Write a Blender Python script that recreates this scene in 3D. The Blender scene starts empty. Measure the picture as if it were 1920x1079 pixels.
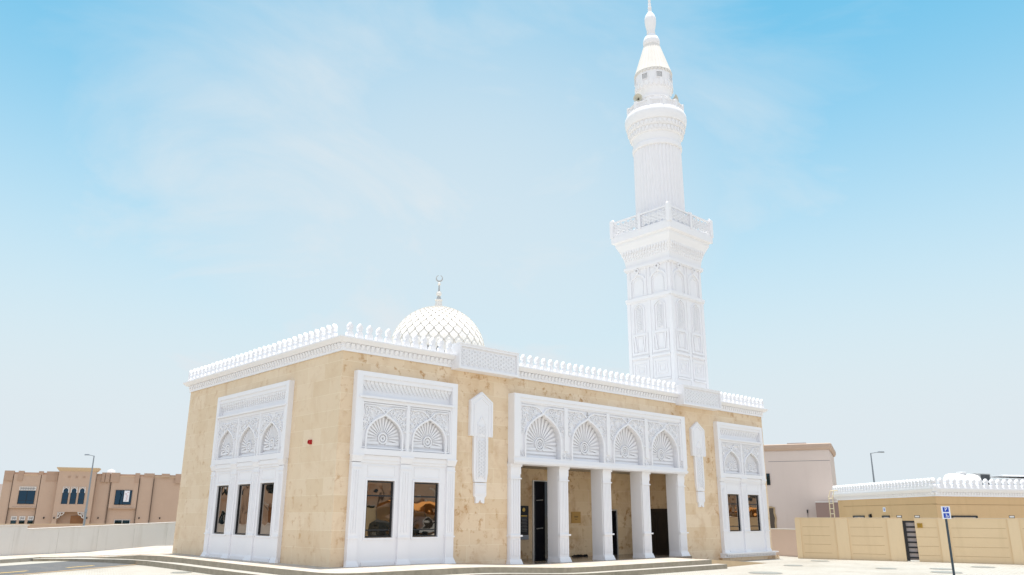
import bpy, bmesh, math, random
from mathutils import Vector, Matrix
random.seed(7)
PI = math.pi
R = math.radians
sc = bpy.context.scene
col = sc.collection

# ------------------------------------------------------------------ camera
yaw, pitch, roll = 0.745915, 0.282339, 0.003459
fw = Vector((math.sin(yaw)*math.cos(pitch), math.cos(yaw)*math.cos(pitch), math.sin(pitch)))
r0 = Vector((math.cos(yaw), -math.sin(yaw), 0)); u0 = r0.cross(fw)
rt = math.cos(roll)*r0 + math.sin(roll)*u0; up = -math.sin(roll)*r0 + math.cos(roll)*u0
cd = bpy.data.cameras.new('camera'); cam = bpy.data.objects.new('camera', cd); col.objects.link(cam)
M = Matrix((rt, up, -fw)).transposed().to_4x4(); M.translation = Vector((-11.348, -19.291, 1.3))
cam.matrix_world = M
cd.sensor_width = 36; cd.lens = 1479.3/1920*36; cd.clip_start = 0.1; cd.clip_end = 3000
sc.camera = cam

# ------------------------------------------------------------------ light
SUN_EL, SUN_AZ = R(85.5), R(48)          # azimuth from +Y towards +X
SUN_STRENGTH, SKY_STRENGTH, EXPOSURE = 2.6, 0.15, 1.25
w = bpy.data.worlds.new('World'); sc.world = w; w.use_nodes = True
nt = w.node_tree; nt.nodes.clear()
def N(tree, typ, **kw):
    n = tree.nodes.new(typ)
    for k, v in kw.items():
        if k.startswith('i_'):
            n.inputs[k[2:].replace('_', ' ')].default_value = v
        else: setattr(n, k, v)
    return n
out = N(nt, 'ShaderNodeOutputWorld'); bg = N(nt, 'ShaderNodeBackground'); bg.inputs['Strength'].default_value = SKY_STRENGTH
sky = N(nt, 'ShaderNodeTexSky', sky_type='NISHITA', sun_disc=False, sun_elevation=SUN_EL, sun_rotation=SUN_AZ,
        air_density=1.0, dust_density=1.0, ozone_density=1.0)
nt.links.new(bg.outputs[0], out.inputs[0])
tc = N(nt, 'ShaderNodeTexCoord')
# thin high haze and cloud, by direction in the sky
mp = N(nt, 'ShaderNodeMapping'); mp.inputs['Scale'].default_value = (1.0, 1.0, 2.2)
nt.links.new(tc.outputs['Generated'], mp.inputs['Vector'])
n1 = N(nt, 'ShaderNodeTexNoise', i_Scale=2.6, i_Detail=9.0, i_Roughness=0.58, i_Distortion=0.9)
nt.links.new(mp.outputs[0], n1.inputs['Vector'])
dotn = N(nt, 'ShaderNodeVectorMath', operation='DOT_PRODUCT')
hz = (fw - rt*0.08 - up*0.16).normalized(); dotn.inputs[1].default_value = hz
nt.links.new(tc.outputs['Generated'], dotn.inputs[0])
mr = N(nt, 'ShaderNodeMapRange'); mr.inputs['From Min'].default_value = 0.78; mr.inputs['From Max'].default_value = 0.99
mr.inputs['To Min'].default_value = 0.0; mr.inputs['To Max'].default_value = 0.85; mr.interpolation_type = 'SMOOTHSTEP'
nt.links.new(dotn.outputs['Value'], mr.inputs['Value'])
mr2 = N(nt, 'ShaderNodeMapRange'); mr2.inputs['From Min'].default_value = 0.42; mr2.inputs['From Max'].default_value = 0.70
mr2.inputs['To Min'].default_value = 0.0; mr2.inputs['To Max'].default_value = 0.34
nt.links.new(n1.outputs['Fac'], mr2.inputs['Value'])
addn = N(nt, 'ShaderNodeMath', operation='ADD', use_clamp=True)
nt.links.new(mr.outputs[0], addn.inputs[0]); nt.links.new(mr2.outputs[0], addn.inputs[1])
# dusty haze near the horizon, plus unseen haze behind the camera added for neutral fill
sxyz = N(nt, 'ShaderNodeSeparateXYZ'); nt.links.new(tc.outputs['Generated'], sxyz.inputs[0])
mr3 = N(nt, 'ShaderNodeMapRange', interpolation_type='SMOOTHSTEP'); mr3.inputs['From Min'].default_value = 0.63; mr3.inputs['From Max'].default_value = 0.08
mr3.inputs['To Min'].default_value = 0.0; mr3.inputs['To Max'].default_value = 1.0
nt.links.new(sxyz.outputs['Z'], mr3.inputs['Value'])
dot2 = N(nt, 'ShaderNodeVectorMath', operation='DOT_PRODUCT'); dot2.inputs[1].default_value = Vector((-fw.x, -fw.y, 0.15)).normalized()
nt.links.new(tc.outputs['Generated'], dot2.inputs[0])
mr4 = N(nt, 'ShaderNodeMapRange', interpolation_type='SMOOTHSTEP'); mr4.inputs['From Min'].default_value = -0.25; mr4.inputs['From Max'].default_value = 0.35
mr4.inputs['To Max'].default_value = 0.92
nt.links.new(dot2.outputs['Value'], mr4.inputs['Value'])
mx1 = N(nt, 'ShaderNodeMath', operation='MAXIMUM'); mx2 = N(nt, 'ShaderNodeMath', operation='MAXIMUM')
nt.links.new(addn.outputs[0], mx1.inputs[0]); nt.links.new(mr4.outputs[0], mx1.inputs[1])
nt.links.new(mx1.outputs[0], mx2.inputs[0]); nt.links.new(mr3.outputs[0], mx2.inputs[1])
tint = N(nt, 'ShaderNodeMix', data_type='RGBA', blend_type='MULTIPLY'); tint.inputs['Factor'].default_value = 1.0
tint.inputs['B'].default_value = (0.265, 0.625, 0.565, 1)
SKY_TINT = tint.inputs['B']
nt.links.new(sky.outputs[0], tint.inputs['A'])
mixc = N(nt, 'ShaderNodeMix', data_type='RGBA')
HAZE_COL = mixc.inputs['B']; HAZE_COL.default_value = (2.06, 2.28, 2.42, 1)
nt.links.new(mx2.outputs[0], mixc.inputs['Factor']); nt.links.new(tint.outputs['Result'], mixc.inputs['A'])
# unseen brighter sky behind the camera, added as fill for the shaded facades
mixb = N(nt, 'ShaderNodeMix', data_type='RGBA'); mixb.inputs['B'].default_value = (2.55, 2.85, 3.35, 1)
nt.links.new(mr4.outputs[0], mixb.inputs['Factor']); nt.links.new(mixc.outputs['Result'], mixb.inputs['A'])
nt.links.new(mixb.outputs['Result'], bg.inputs['Color'])

sd = bpy.data.lights.new('sun', 'SUN'); sd.energy = SUN_STRENGTH; sd.angle = R(0.55); sd.color = (1.0, 0.955, 0.88)
so = bpy.data.objects.new('sun', sd); col.objects.link(so); so.location = (0, 0, 60)
to_sun = Vector((math.cos(SUN_EL)*math.sin(SUN_AZ), math.cos(SUN_EL)*math.cos(SUN_AZ), math.sin(SUN_EL)))
so.rotation_euler = to_sun.to_track_quat('Z', 'Y').to_euler()
vs = sc.view_settings; sc.display_settings.display_device = 'sRGB'
vs.view_transform = 'Standard'; vs.look = 'None'; vs.gamma = 1; vs.exposure = EXPOSURE
sc.cycles.max_bounces = 8; sc.cycles.diffuse_bounces = 5

# ------------------------------------------------------------------ materials
def new_mat(name):
    m = bpy.data.materials.new(name); m.use_nodes = True
    t = m.node_tree; return m, t, t.nodes['Principled BSDF']
def mat(name, c, rough=0.6, metal=0.0, var=0.06, scale=3.0, bump=0.0, bscale=40.0, spec=0.4, stain=None, streak=0.0):
    m, t, b = new_mat(name)
    b.inputs['Roughness'].default_value = rough; b.inputs['Metallic'].default_value = metal
    b.inputs['Specular IOR Level'].default_value = spec
    o = N(t, 'ShaderNodeTexCoord')
    nz = N(t, 'ShaderNodeTexNoise', i_Scale=scale, i_Detail=6.0, i_Roughness=0.6)
    t.links.new(o.outputs['Object'], nz.inputs['Vector'])
    mx = N(t, 'ShaderNodeMix', data_type='RGBA')
    mx.inputs['A'].default_value = (*[x*(1-var) for x in c], 1); mx.inputs['B'].default_value = (*[min(1, x*(1+var)) for x in c], 1)
    t.links.new(nz.outputs['Fac'], mx.inputs['Factor'])
    last = mx.outputs['Result']
    if stain or streak:
        mpn = N(t, 'ShaderNodeMapping'); mpn.inputs['Scale'].default_value = (2.2, 2.2, 0.25 if streak else 1.0)
        t.links.new(o.outputs['Object'], mpn.inputs['Vector'])
        n2 = N(t, 'ShaderNodeTexNoise', i_Scale=1.3, i_Detail=8.0, i_Roughness=0.65)
        t.links.new(mpn.outputs[0], n2.inputs['Vector'])
        r2 = N(t, 'ShaderNodeMapRange'); r2.inputs['From Min'].default_value = 0.52; r2.inputs['From Max'].default_value = 0.72
        r2.inputs['To Max'].default_value = streak or 0.4
        t.links.new(n2.outputs['Fac'], r2.inputs['Value'])
        m2 = N(t, 'ShaderNodeMix', data_type='RGBA'); m2.inputs['B'].default_value = (*(stain or [x*0.6 for x in c]), 1)
        t.links.new(r2.outputs[0], m2.inputs['Factor']); t.links.new(last, m2.inputs['A']); last = m2.outputs['Result']
    t.links.new(last, b.inputs['Base Color'])
    if bump:
        n3 = N(t, 'ShaderNodeTexNoise', i_Scale=bscale, i_Detail=4.0)
        t.links.new(o.outputs['Object'], n3.inputs['Vector'])
        bp = N(t, 'ShaderNodeBump', i_Strength=bump, i_Distance=0.02)
        t.links.new(n3.outputs['Fac'], bp.inputs['Height']); t.links.new(bp.outputs[0], b.inputs['Normal'])
    return m
def stone_mat(name, base, alt, brown, mortar, bw=0.95, rh=0.46, patch=0.5, rough=0.5):
    m, t, b = new_mat(name); b.inputs['Roughness'].default_value = rough; b.inputs['Specular IOR Level'].default_value = 0.3
    o = N(t, 'ShaderNodeTexCoord'); sx = N(t, 'ShaderNodeSeparateXYZ'); t.links.new(o.outputs['Object'], sx.inputs[0])
    ad = N(t, 'ShaderNodeMath', operation='ADD'); t.links.new(sx.outputs['X'], ad.inputs[0]); t.links.new(sx.outputs['Y'], ad.inputs[1])
    cb = N(t, 'ShaderNodeCombineXYZ'); t.links.new(ad.outputs[0], cb.inputs['X']); t.links.new(sx.outputs['Z'], cb.inputs['Y'])
    bk = N(t, 'ShaderNodeTexBrick', offset=0.37, offset_frequency=2, squash=1.35, squash_frequency=3)
    bk.inputs['Scale'].default_value = 1.0; bk.inputs['Brick Width'].default_value = bw; bk.inputs['Row Height'].default_value = rh
    bk.inputs['Mortar Size'].default_value = 0.007; bk.inputs['Mortar Smooth'].default_value = 0.3
    bk.inputs['Color1'].default_value = (*base, 1); bk.inputs['Color2'].default_value = (*alt, 1); bk.inputs['Mortar'].default_value = (*mortar, 1)
    t.links.new(cb.outputs[0], bk.inputs['Vector'])
    # broad veining and brown pitted patches of the limestone
    na = N(t, 'ShaderNodeTexNoise', i_Scale=1.1, i_Detail=7.0, i_Roughness=0.62, i_Distortion=0.5); t.links.new(o.outputs['Object'], na.inputs['Vector'])
    ra = N(t, 'ShaderNodeMapRange'); ra.inputs['From Min'].default_value = 0.50; ra.inputs['From Max'].default_value = 0.68; ra.inputs['To Max'].default_value = patch
    t.links.new(na.outputs['Fac'], ra.inputs['Value'])
    ma = N(t, 'ShaderNodeMix', data_type='RGBA'); ma.inputs['B'].default_value = (*[x*0.55+y*0.45 for x, y in zip(brown, base)], 1)
    nl = N(t, 'ShaderNodeTexNoise', i_Scale=0.45, i_Detail=3.0); t.links.new(o.outputs['Object'], nl.inputs['Vector'])
    rl = N(t, 'ShaderNodeMapRange'); rl.inputs['From Min'].default_value = 0.40; rl.inputs['From Max'].default_value = 0.60; rl.inputs['To Min'].default_value = 0.2; rl.inputs['To Max'].default_value = 1.25
    t.links.new(nl.outputs['Fac'], rl.inputs['Value'])
    t.links.new(ra.outputs[0], ma.inputs['Factor']); t.links.new(bk.outputs['Color'], ma.inputs['A'])
    nb = N(t, 'ShaderNodeTexNoise', i_Scale=3.8, i_Detail=9.0, i_Roughness=0.70, i_Distortion=0.3); t.links.new(o.outputs['Object'], nb.inputs['Vector'])
    rb = N(t, 'ShaderNodeMapRange'); rb.inputs['From Min'].default_value = 0.54; rb.inputs['From Max'].default_value = 0.66; rb.inputs['To Max'].default_value = 0.9*min(1, patch*1.6)
    t.links.new(nb.outputs['Fac'], rb.inputs['Value'])
    mb = N(t, 'ShaderNodeMix', data_type='RGBA'); mb.inputs['B'].default_value = (*brown, 1)
    ml = N(t, 'ShaderNodeMath', operation='MULTIPLY'); t.links.new(rb.outputs[0], ml.inputs[0]); t.links.new(rl.outputs[0], ml.inputs[1])
    t.links.new(ml.outputs[0], mb.inputs['Factor']); t.links.new(ma.outputs['Result'], mb.inputs['A'])
    t.links.new(mb.outputs['Result'], b.inputs['Base Color'])
    mu = N(t, 'ShaderNodeMath', operation='MULTIPLY_ADD'); mu.inputs[1].default_value = -1.0
    t.links.new(bk.outputs['Fac'], mu.inputs[0]); t.links.new(nb.outputs['Fac'], mu.inputs[2])
    bp = N(t, 'ShaderNodeBump', i_Strength=0.35, i_Distance=0.012); t.links.new(mu.outputs[0], bp.inputs['Height']); t.links.new(bp.outputs[0], b.inputs['Normal'])
    return m
def paving_mat(name, base, alt, mortar, bw, rh, rot=0.0, stain=(0.5, 0.36, 0.22), amount=0.4, sc_=0.35):
    m, t, b = new_mat(name); b.inputs['Roughness'].default_value = 0.8; b.inputs['Specular IOR Level'].default_value = 0.2
    o = N(t, 'ShaderNodeTexCoord'); mpn = N(t, 'ShaderNodeMapping'); mpn.inputs['Rotation'].default_value = (0, 0, rot)
    t.links.new(o.outputs['Object'], mpn.inputs['Vector'])
    bk = N(t, 'ShaderNodeTexBrick', offset=0.5); bk.inputs['Scale'].default_value = 1.0
    bk.inputs['Brick Width'].default_value = bw; bk.inputs['Row Height'].default_value = rh; bk.inputs['Mortar Size'].default_value = 0.008
    bk.inputs['Color1'].default_value = (*base, 1); bk.inputs['Color2'].default_value = (*alt, 1); bk.inputs['Mortar'].default_value = (*mortar, 1)
    t.links.new(mpn.outputs[0], bk.inputs['Vector'])
    n2 = N(t, 'ShaderNodeTexNoise', i_Scale=sc_, i_Detail=9.0, i_Roughness=0.65); t.links.new(o.outputs['Object'], n2.inputs['Vector'])
    r2 = N(t, 'ShaderNodeMapRange'); r2.inputs['From Min'].default_value = 0.48; r2.inputs['From Max'].default_value = 0.75; r2.inputs['To Max'].default_value = amount
    t.links.new(n2.outputs['Fac'], r2.inputs['Value'])
    m2 = N(t, 'ShaderNodeMix', data_type='RGBA'); m2.inputs['B'].default_value = (*stain, 1)
    t.links.new(r2.outputs[0], m2.inputs['Factor']); t.links.new(bk.outputs['Color'], m2.inputs['A']); t.links.new(m2.outputs['Result'], b.inputs['Base Color'])
    bp = N(t, 'ShaderNodeBump', i_Strength=0.3, i_Distance=0.01); bp.invert = True
    t.links.new(bk.outputs['Fac'], bp.inputs['Height']); t.links.new(bp.outputs[0], b.inputs['Normal'])
    return m
def glass_mat(name, c, wave=0.02, rough=0.02):
    m, t, b = new_mat(name); b.inputs['Base Color'].default_value = (*c, 1); b.inputs['Metallic'].default_value = 1.0; b.inputs['Roughness'].default_value = rough
    o = N(t, 'ShaderNodeTexCoord'); n2 = N(t, 'ShaderNodeTexNoise', i_Scale=1.6, i_Detail=1.0); t.links.new(o.outputs['Object'], n2.inputs['Vector'])
    bp = N(t, 'ShaderNodeBump', i_Strength=wave, i_Distance=0.2); t.links.new(n2.outputs['Fac'], bp.inputs['Height']); t.links.new(bp.outputs[0], b.inputs['Normal'])
    return m
WHITE = mat('white_grc', (0.82, 0.81, 0.82), 0.6, var=0.03, scale=1.5, bump=0.06, bscale=60, streak=0.06, stain=(0.66, 0.63, 0.58))
CREAM = mat('cream_dome', (0.73, 0.695, 0.645), 0.6, var=0.05, scale=3)
DOMEBED = mat('dome_bed', (0.24, 0.235, 0.24), 0.8)
STONE = stone_mat('limestone', (0.71, 0.54, 0.355), (0.78, 0.62, 0.44), (0.46, 0.24, 0.085), (0.81, 0.68, 0.50), patch=0.6)
STONE_CALM = stone_mat('limestone_even', (0.72, 0.56, 0.375), (0.78, 0.63, 0.45), (0.50, 0.28, 0.11), (0.81, 0.68, 0.50), patch=0.34)
STONE_PIT_SHADED = stone_mat('limestone_pitted_shaded', (0.68, 0.50, 0.295), (0.74, 0.565, 0.36), (0.36, 0.165, 0.05), (0.76, 0.60, 0.42), patch=0.85)  # porch stone: heavier pitting, with porch shade also put into a darker tone
STONE_IN = STONE
ROOFM = mat('roof_screed', (0.55, 0.54, 0.52), 0.9)
FRAME_M = mat('dark_aluminium', (0.022, 0.024, 0.028), 0.35, 0.4)
ALU = mat('pale_aluminium', (0.55, 0.54, 0.50), 0.4, 0.5)
GLASS = glass_mat('bronze_mirror_glass', (0.40, 0.34, 0.29), 0.035)
BLACKGL = mat('black_glass', (0.006, 0.006, 0.008), 0.06, spec=0.5)
DOORWOOD = mat('dark_door_wood', (0.022, 0.016, 0.013), 0.45, var=0.3, scale=8)
STEEL = mat('brushed_steel', (0.6, 0.58, 0.54), 0.3, 0.9)
BRASS = mat('brass_plate', (0.42, 0.25, 0.08), 0.35, 0.7)
DARKPL = mat('dark_notice', (0.022, 0.024, 0.03), 0.45, spec=0.2)
GOLD = mat('gold_lettering', (0.55, 0.38, 0.10), 0.4, 0.6)
GREYLET = mat('grey_lettering', (0.30, 0.30, 0.30), 0.6)
PAVER = paving_mat('pale_pavers', (0.40, 0.375, 0.335), (0.45, 0.425, 0.385), (0.23, 0.21, 0.18), 0.22, 0.11, 0.6, (0.27, 0.235, 0.19), 0.7, 0.3)
PLINTH = paving_mat('plinth_paving', (0.46, 0.41, 0.36), (0.52, 0.48, 0.43), (0.40, 0.28, 0.18), 0.4, 0.4, 0.0, (0.46, 0.29, 0.17), 0.7, 1.6)
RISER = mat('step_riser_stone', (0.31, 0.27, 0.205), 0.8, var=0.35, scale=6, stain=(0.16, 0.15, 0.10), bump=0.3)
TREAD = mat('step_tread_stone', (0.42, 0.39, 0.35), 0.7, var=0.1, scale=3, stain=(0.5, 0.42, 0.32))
FLOOR = mat('polished_portico_floor', (0.24, 0.19, 0.14), 0.16, var=0.12, scale=2, spec=0.5)
ASPHALT = mat('asphalt', (0.115, 0.115, 0.118), 0.9, var=0.25, scale=1.2, bump=0.4, bscale=160, stain=(0.30, 0.25, 0.20), spec=0.25)
YELLOW = mat('yellow_marking', (0.66, 0.44, 0.13), 0.8, var=0.2, scale=6, stain=(0.3, 0.24, 0.16))
CONC = mat('kerb_concrete', (0.38, 0.355, 0.31), 0.85, var=0.12, scale=4, bump=0.2, stain=(0.36, 0.31, 0.24))
SAND = mat('sand', (0.40, 0.34, 0.26), 0.95, var=0.12, scale=0.2, bump=0.3, bscale=3, stain=(0.30, 0.25, 0.18))
REDM = mat('red_plastic', (0.42, 0.012, 0.015), 0.35)
WALLWHITE = mat('weathered_white_render', (0.66, 0.645, 0.625), 0.85, var=0.05, scale=1.0, bump=0.1, streak=0.3, stain=(0.42, 0.40, 0.36))
VILLA_M = mat('brown_render', (0.51, 0.37, 0.28), 0.85, var=0.06, scale=0.8, bump=0.1, streak=0.2, stain=(0.44, 0.31, 0.225))
VILLA_D = mat('brown_render_darker', (0.44, 0.305, 0.225), 0.85, var=0.06, scale=0.8)
VILLA_C = mat('buff_coping', (0.56, 0.43, 0.29), 0.8, var=0.05)
JOINT = mat('joint_shadow_gap', (0.10, 0.07, 0.055), 0.9)
BLUEGL = glass_mat('blue_green_glass', (0.03, 0.055, 0.075), 0.02)
TRIMW = mat('white_trim', (0.70, 0.67, 0.64), 0.7)
SCREENG = mat('grey_screen', (0.24, 0.235, 0.24), 0.8)
WOODDOOR = mat('villa_wood_door', (0.28, 0.13, 0.05), 0.5, var=0.2, scale=3)
PINK = mat('pale_pink_render', (0.60, 0.505, 0.45), 0.85, var=0.04, scale=0.6, bump=0.1, streak=0.15, stain=(0.50, 0.40, 0.35))
PINKL = mat('pink_wall_render', (0.70, 0.55, 0.485), 0.85, var=0.04, scale=0.8)
PINKD = mat('mauve_brown_render', (0.28, 0.195, 0.17), 0.85, var=0.05)
COPING = mat('tan_coping', (0.45, 0.33, 0.255), 0.8)
TAN = mat('tan_render', (0.63, 0.43, 0.23), 0.85, var=0.05, scale=0.8, bump=0.1, streak=0.2, stain=(0.46, 0.29, 0.13))
WALLTAN = mat('tan_boundary_wall', (0.73, 0.56, 0.345), 0.85, var=0.05, scale=0.9, bump=0.15, streak=0.14, stain=(0.46, 0.33, 0.17))
PILTAN = mat('tan_boundary_pillar', (0.75, 0.585, 0.37), 0.85, var=0.05, scale=0.9, bump=0.15, streak=0.14, stain=(0.5, 0.35, 0.17))
GATE_M = mat('gate_dark_steel', (0.025, 0.024, 0.026), 0.4, 0.3)
POLE_M = mat('galvanised_steel', (0.26, 0.29, 0.32), 0.45, 0.6)
POLEDK = mat('dark_grey_pole', (0.045, 0.065, 0.08), 0.5)
SIGNW = mat('sign_white', (0.78, 0.80, 0.84), 0.4, var=0.02)
SIGNB = mat('sign_blue', (0.01, 0.06, 0.42), 0.4, var=0.02)
TANKW = mat('white_tank', (0.80, 0.80, 0.80), 0.45, var=0.03)
HORN = mat('horn_grey_cream', (0.50, 0.48, 0.40), 0.45, var=0.05)
HORNIN = mat('horn_throat', (0.20, 0.19, 0.16), 0.6)
LAMPW = mat('lamp_diffuser', (0.75, 0.75, 0.73), 0.35)
MANH = mat('manhole_cast_iron', (0.26, 0.26, 0.24), 0.6, 0.3, var=0.2, scale=10, bump=0.5, bscale=60)
RUBBER = mat('dark_shoe_leather', (0.02, 0.02, 0.024), 0.5)
AWN = mat('orange_shade_fabric', (0.50, 0.22, 0.05), 0.8)
CARW = mat('white_car_paint', (0.7, 0.7, 0.7), 0.25); CARD = mat('dark_car_paint', (0.03, 0.04, 0.045), 0.2); TYRE = mat('tyre', (0.02, 0.02, 0.02), 0.8)
PALEB = mat('pale_far_render', (0.60, 0.50, 0.46), 0.9)

# ------------------------------------------------------------------ mesh builder
class MB:
    def __init__(s, O=(0, 0, 0), U=(1, 0, 0), Nn=(0, -1, 0)):
        s.v = []; s.f = []; s.mi = []; s.m = 0; s.frame(O, U, Nn)
    def frame(s, O, U, Nn):
        s.O = Vector(O); s.U = Vector(U).normalized(); s.N = Vector(Nn).normalized(); s.V = Vector((0, 0, 1)); return s
    def p(s, u, v, d): return s.O + s.U*u + s.V*v + s.N*d
    def add(s, pts, faces):
        b = len(s.v); s.v += [tuple(q) for q in pts]
        for f in faces: s.f.append([b+i for i in f]); s.mi.append(s.m)
    def box(s, a0, a1, v0, v1, d0, d1):
        P = [s.p(a, v, d) for d in (d0, d1) for v in (v0, v1) for a in (a0, a1)]
        s.add(P, [(0, 1, 3, 2), (4, 6, 7, 5), (0, 4, 5, 1), (2, 3, 7, 6), (0, 2, 6, 4), (1, 5, 7, 3)])
    def tbox(s, a0, a1, v0, v1, d0, d1, a0t, a1t, d1t):      # tapered to the top
        P = [s.p(a0, v0, d0), s.p(a1, v0, d0), s.p(a1, v0, d1), s.p(a0, v0, d1), s.p(a0t, v1, d0), s.p(a1t, v1, d0), s.p(a1t, v1, d1t), s.p(a0t, v1, d1t)]
        s.add(P, [(0, 1, 2, 3), (4, 7, 6, 5), (0, 4, 5, 1), (1, 5, 6, 2), (2, 6, 7, 3), (3, 7, 4, 0)])
    def poly(s, pts, d0, d1):                                 # extruded (u,v) polygon
        n = len(pts); P = [s.p(u, v, d0) for u, v in pts] + [s.p(u, v, d1) for u, v in pts]
        F = [tuple(range(n))[::-1], tuple(range(n, 2*n))] + [(i, (i+1) % n, n+(i+1) % n, n+i) for i in range(n)]
        s.add(P, F)
    def prism(s, pts, z0, z1):                                # extruded world (x,y) polygon
        n = len(pts); P = [(x, y, z0) for x, y in pts] + [(x, y, z1) for x, y in pts]
        s.add(P, [tuple(range(n))[::-1], tuple(range(n, 2*n))] + [(i, (i+1) % n, n+(i+1) % n, n+i) for i in range(n)])
    def ribbon(s, pts, wd, d0, d1, closed=False, back=False):
        n = len(pts); L = []
        for i in range(n):
            if closed: a, b = pts[i-1], pts[(i+1) % n]
            else: a, b = pts[max(0, i-1)], pts[min(n-1, i+1)]
            dx, dy = b[0]-a[0], b[1]-a[1]; l = math.hypot(dx, dy) or 1
            L.append((-dy/l*wd/2, dx/l*wd/2))
        P = []
        for (u, v), (nx, ny) in zip(pts, L):
            P += [s.p(u-nx, v-ny, d0), s.p(u-nx, v-ny, d1), s.p(u+nx, v+ny, d1), s.p(u+nx, v+ny, d0)]
        F = []
        for i in range(n if closed else n-1):
            a = 4*i; b = 4*((i+1) % n)
            F += [(a, b, b+1, a+1), (a+1, b+1, b+2, a+2), (a+2, b+2, b+3, a+3)]
            if back: F.append((a+3, b+3, b, a))
        if not closed: F += [(0, 1, 2, 3), (4*n-4, 4*n-1, 4*n-2, 4*n-3)]
        s.add(P, F)
    def rect(s, a0, a1, v0, v1, wd, d0, d1):                  # rectangular moulding, butted
        s.box(a0, a1, v1-wd, v1, d0, d1); s.box(a0, a1, v0, v0+wd, d0, d1)
        s.box(a0, a0+wd, v0+wd, v1-wd, d0, d1); s.box(a1-wd, a1, v0+wd, v1-wd, d0, d1)
    def lathe(s, prof, seg=32, c=(0, 0, 0), ax=None, flute=0, fl=0.0, cap=True):
        c = Vector(c); Z = Vector(ax).normalized() if ax else Vector((0, 0, 1))
        X = Z.orthogonal().normalized() if ax else Vector((1, 0, 0)); Y = Z.cross(X)
        P = []
        for r, z in prof:
            for i in range(seg):
                a = 2*PI*i/seg; rr = r*(1 - (fl if flute and i % 2 else 0))
                P.append(c + X*(rr*math.cos(a)) + Y*(rr*math.sin(a)) + Z*z)
        F = []
        for j in range(len(prof)-1):
            for i in range(seg): F.append((j*seg+i, j*seg+(i+1) % seg, (j+1)*seg+(i+1) % seg, (j+1)*seg+i))
        if cap: F += [tuple(range(seg))[::-1], tuple(range((len(prof)-1)*seg, len(prof)*seg))]
        s.add(P, F)
    def loft(s, prof, c=(0, 0), hx=1.0, hy=1.0, cap=True):    # rectangular rings (outset, z)
        P = []
        for o, z in prof:
            P += [(c[0]-hx-o, c[1]-hy-o, z), (c[0]+hx+o, c[1]-hy-o, z), (c[0]+hx+o, c[1]+hy+o, z), (c[0]-hx-o, c[1]+hy+o, z)]
        F = []
        for j in range(len(prof)-1):
            for i in range(4): F.append((j*4+i, j*4+(i+1) % 4, j*4+4+(i+1) % 4, j*4+4+i))
        if cap: k = 4*(len(prof)-1); F += [(3, 2, 1, 0), (k, k+1, k+2, k+3)]
        s.add(P, F)
    def tube(s, pts, r, seg=8):
        pts = [Vector(q) for q in pts]; rs = r if isinstance(r, (list, tuple)) else [r]*len(pts); P = []
        for i, q in enumerate(pts):
            t = (pts[min(i+1, len(pts)-1)]-pts[max(i-1, 0)]).normalized(); X = t.orthogonal().normalized(); Y = t.cross(X)
            P += [q + (X*math.cos(2*PI*k/seg)+Y*math.sin(2*PI*k/seg))*rs[i] for k in range(seg)]
        F = [(j*seg+k, j*seg+(k+1) % seg, (j+1)*seg+(k+1) % seg, (j+1)*seg+k) for j in range(len(pts)-1) for k in range(seg)]
        F += [tuple(range(seg))[::-1], tuple(range((len(pts)-1)*seg, len(pts)*seg))]
        s.add(P, F)
    def build(s, name, mats, parent=None, smooth=None, loc=None):
        me = bpy.data.meshes.new(name); me.from_pydata(s.v, [], s.f)
        mats = mats if isinstance(mats, (list, tuple)) else [mats]
        for m in mats: me.materials.append(m)
        me.polygons.foreach_set('material_index', s.mi)
        bm = bmesh.new(); bm.from_mesh(me); bmesh.ops.recalc_face_normals(bm, faces=bm.faces); bm.to_mesh(me); bm.free()
        if smooth is not None:
            for pl in me.polygons: pl.use_smooth = True
            me.set_sharp_from_angle(angle=R(smooth))
        o = bpy.data.objects.new(name, me); col.objects.link(o)
        if parent: o.parent = parent
        if loc: o.location = loc
        return o
def tag(o, label=None, cat=None, group=None, kind=None):
    for k, v in (('label', label), ('category', cat), ('group', group), ('kind', kind)):
        if v: o[k] = v
    return o
def empty(name, loc=(0, 0, 0), rz=0.0):
    o = bpy.data.objects.new(name, None); col.objects.link(o); o.location = loc; o.rotation_euler = (0, 0, rz); o.empty_display_size = 0.3; return o
def copy_tree(o, parent=None):
    c = o.copy(); col.objects.link(c)
    if parent: c.parent = parent
    for ch in list(o.children): copy_tree(ch, c)
    return c
def sm(t): t = max(0, min(1, t)); return t*t*(3-2*t)
def fall(x): return -0.16*sm((x-2.5)/5)
def gz(x, y):
    n = -0.57*x + 0.82*y
    return fall(x) - 0.30 - 1.5*sm((n-24)/14)
def text_mesh(body, size):
    cu = bpy.data.curves.new('lettering', 'FONT'); cu.body = body; cu.size = size; cu.extrude = 0.003; cu.align_x = 'CENTER'; cu.align_y = 'CENTER'
    o = bpy.data.objects.new('lettering_source', cu); col.objects.link(o); bpy.context.view_layer.update()
    me = bpy.data.meshes.new_from_object(o.evaluated_get(bpy.context.evaluated_depsgraph_get()))
    bpy.data.objects.remove(o); return me

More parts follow.
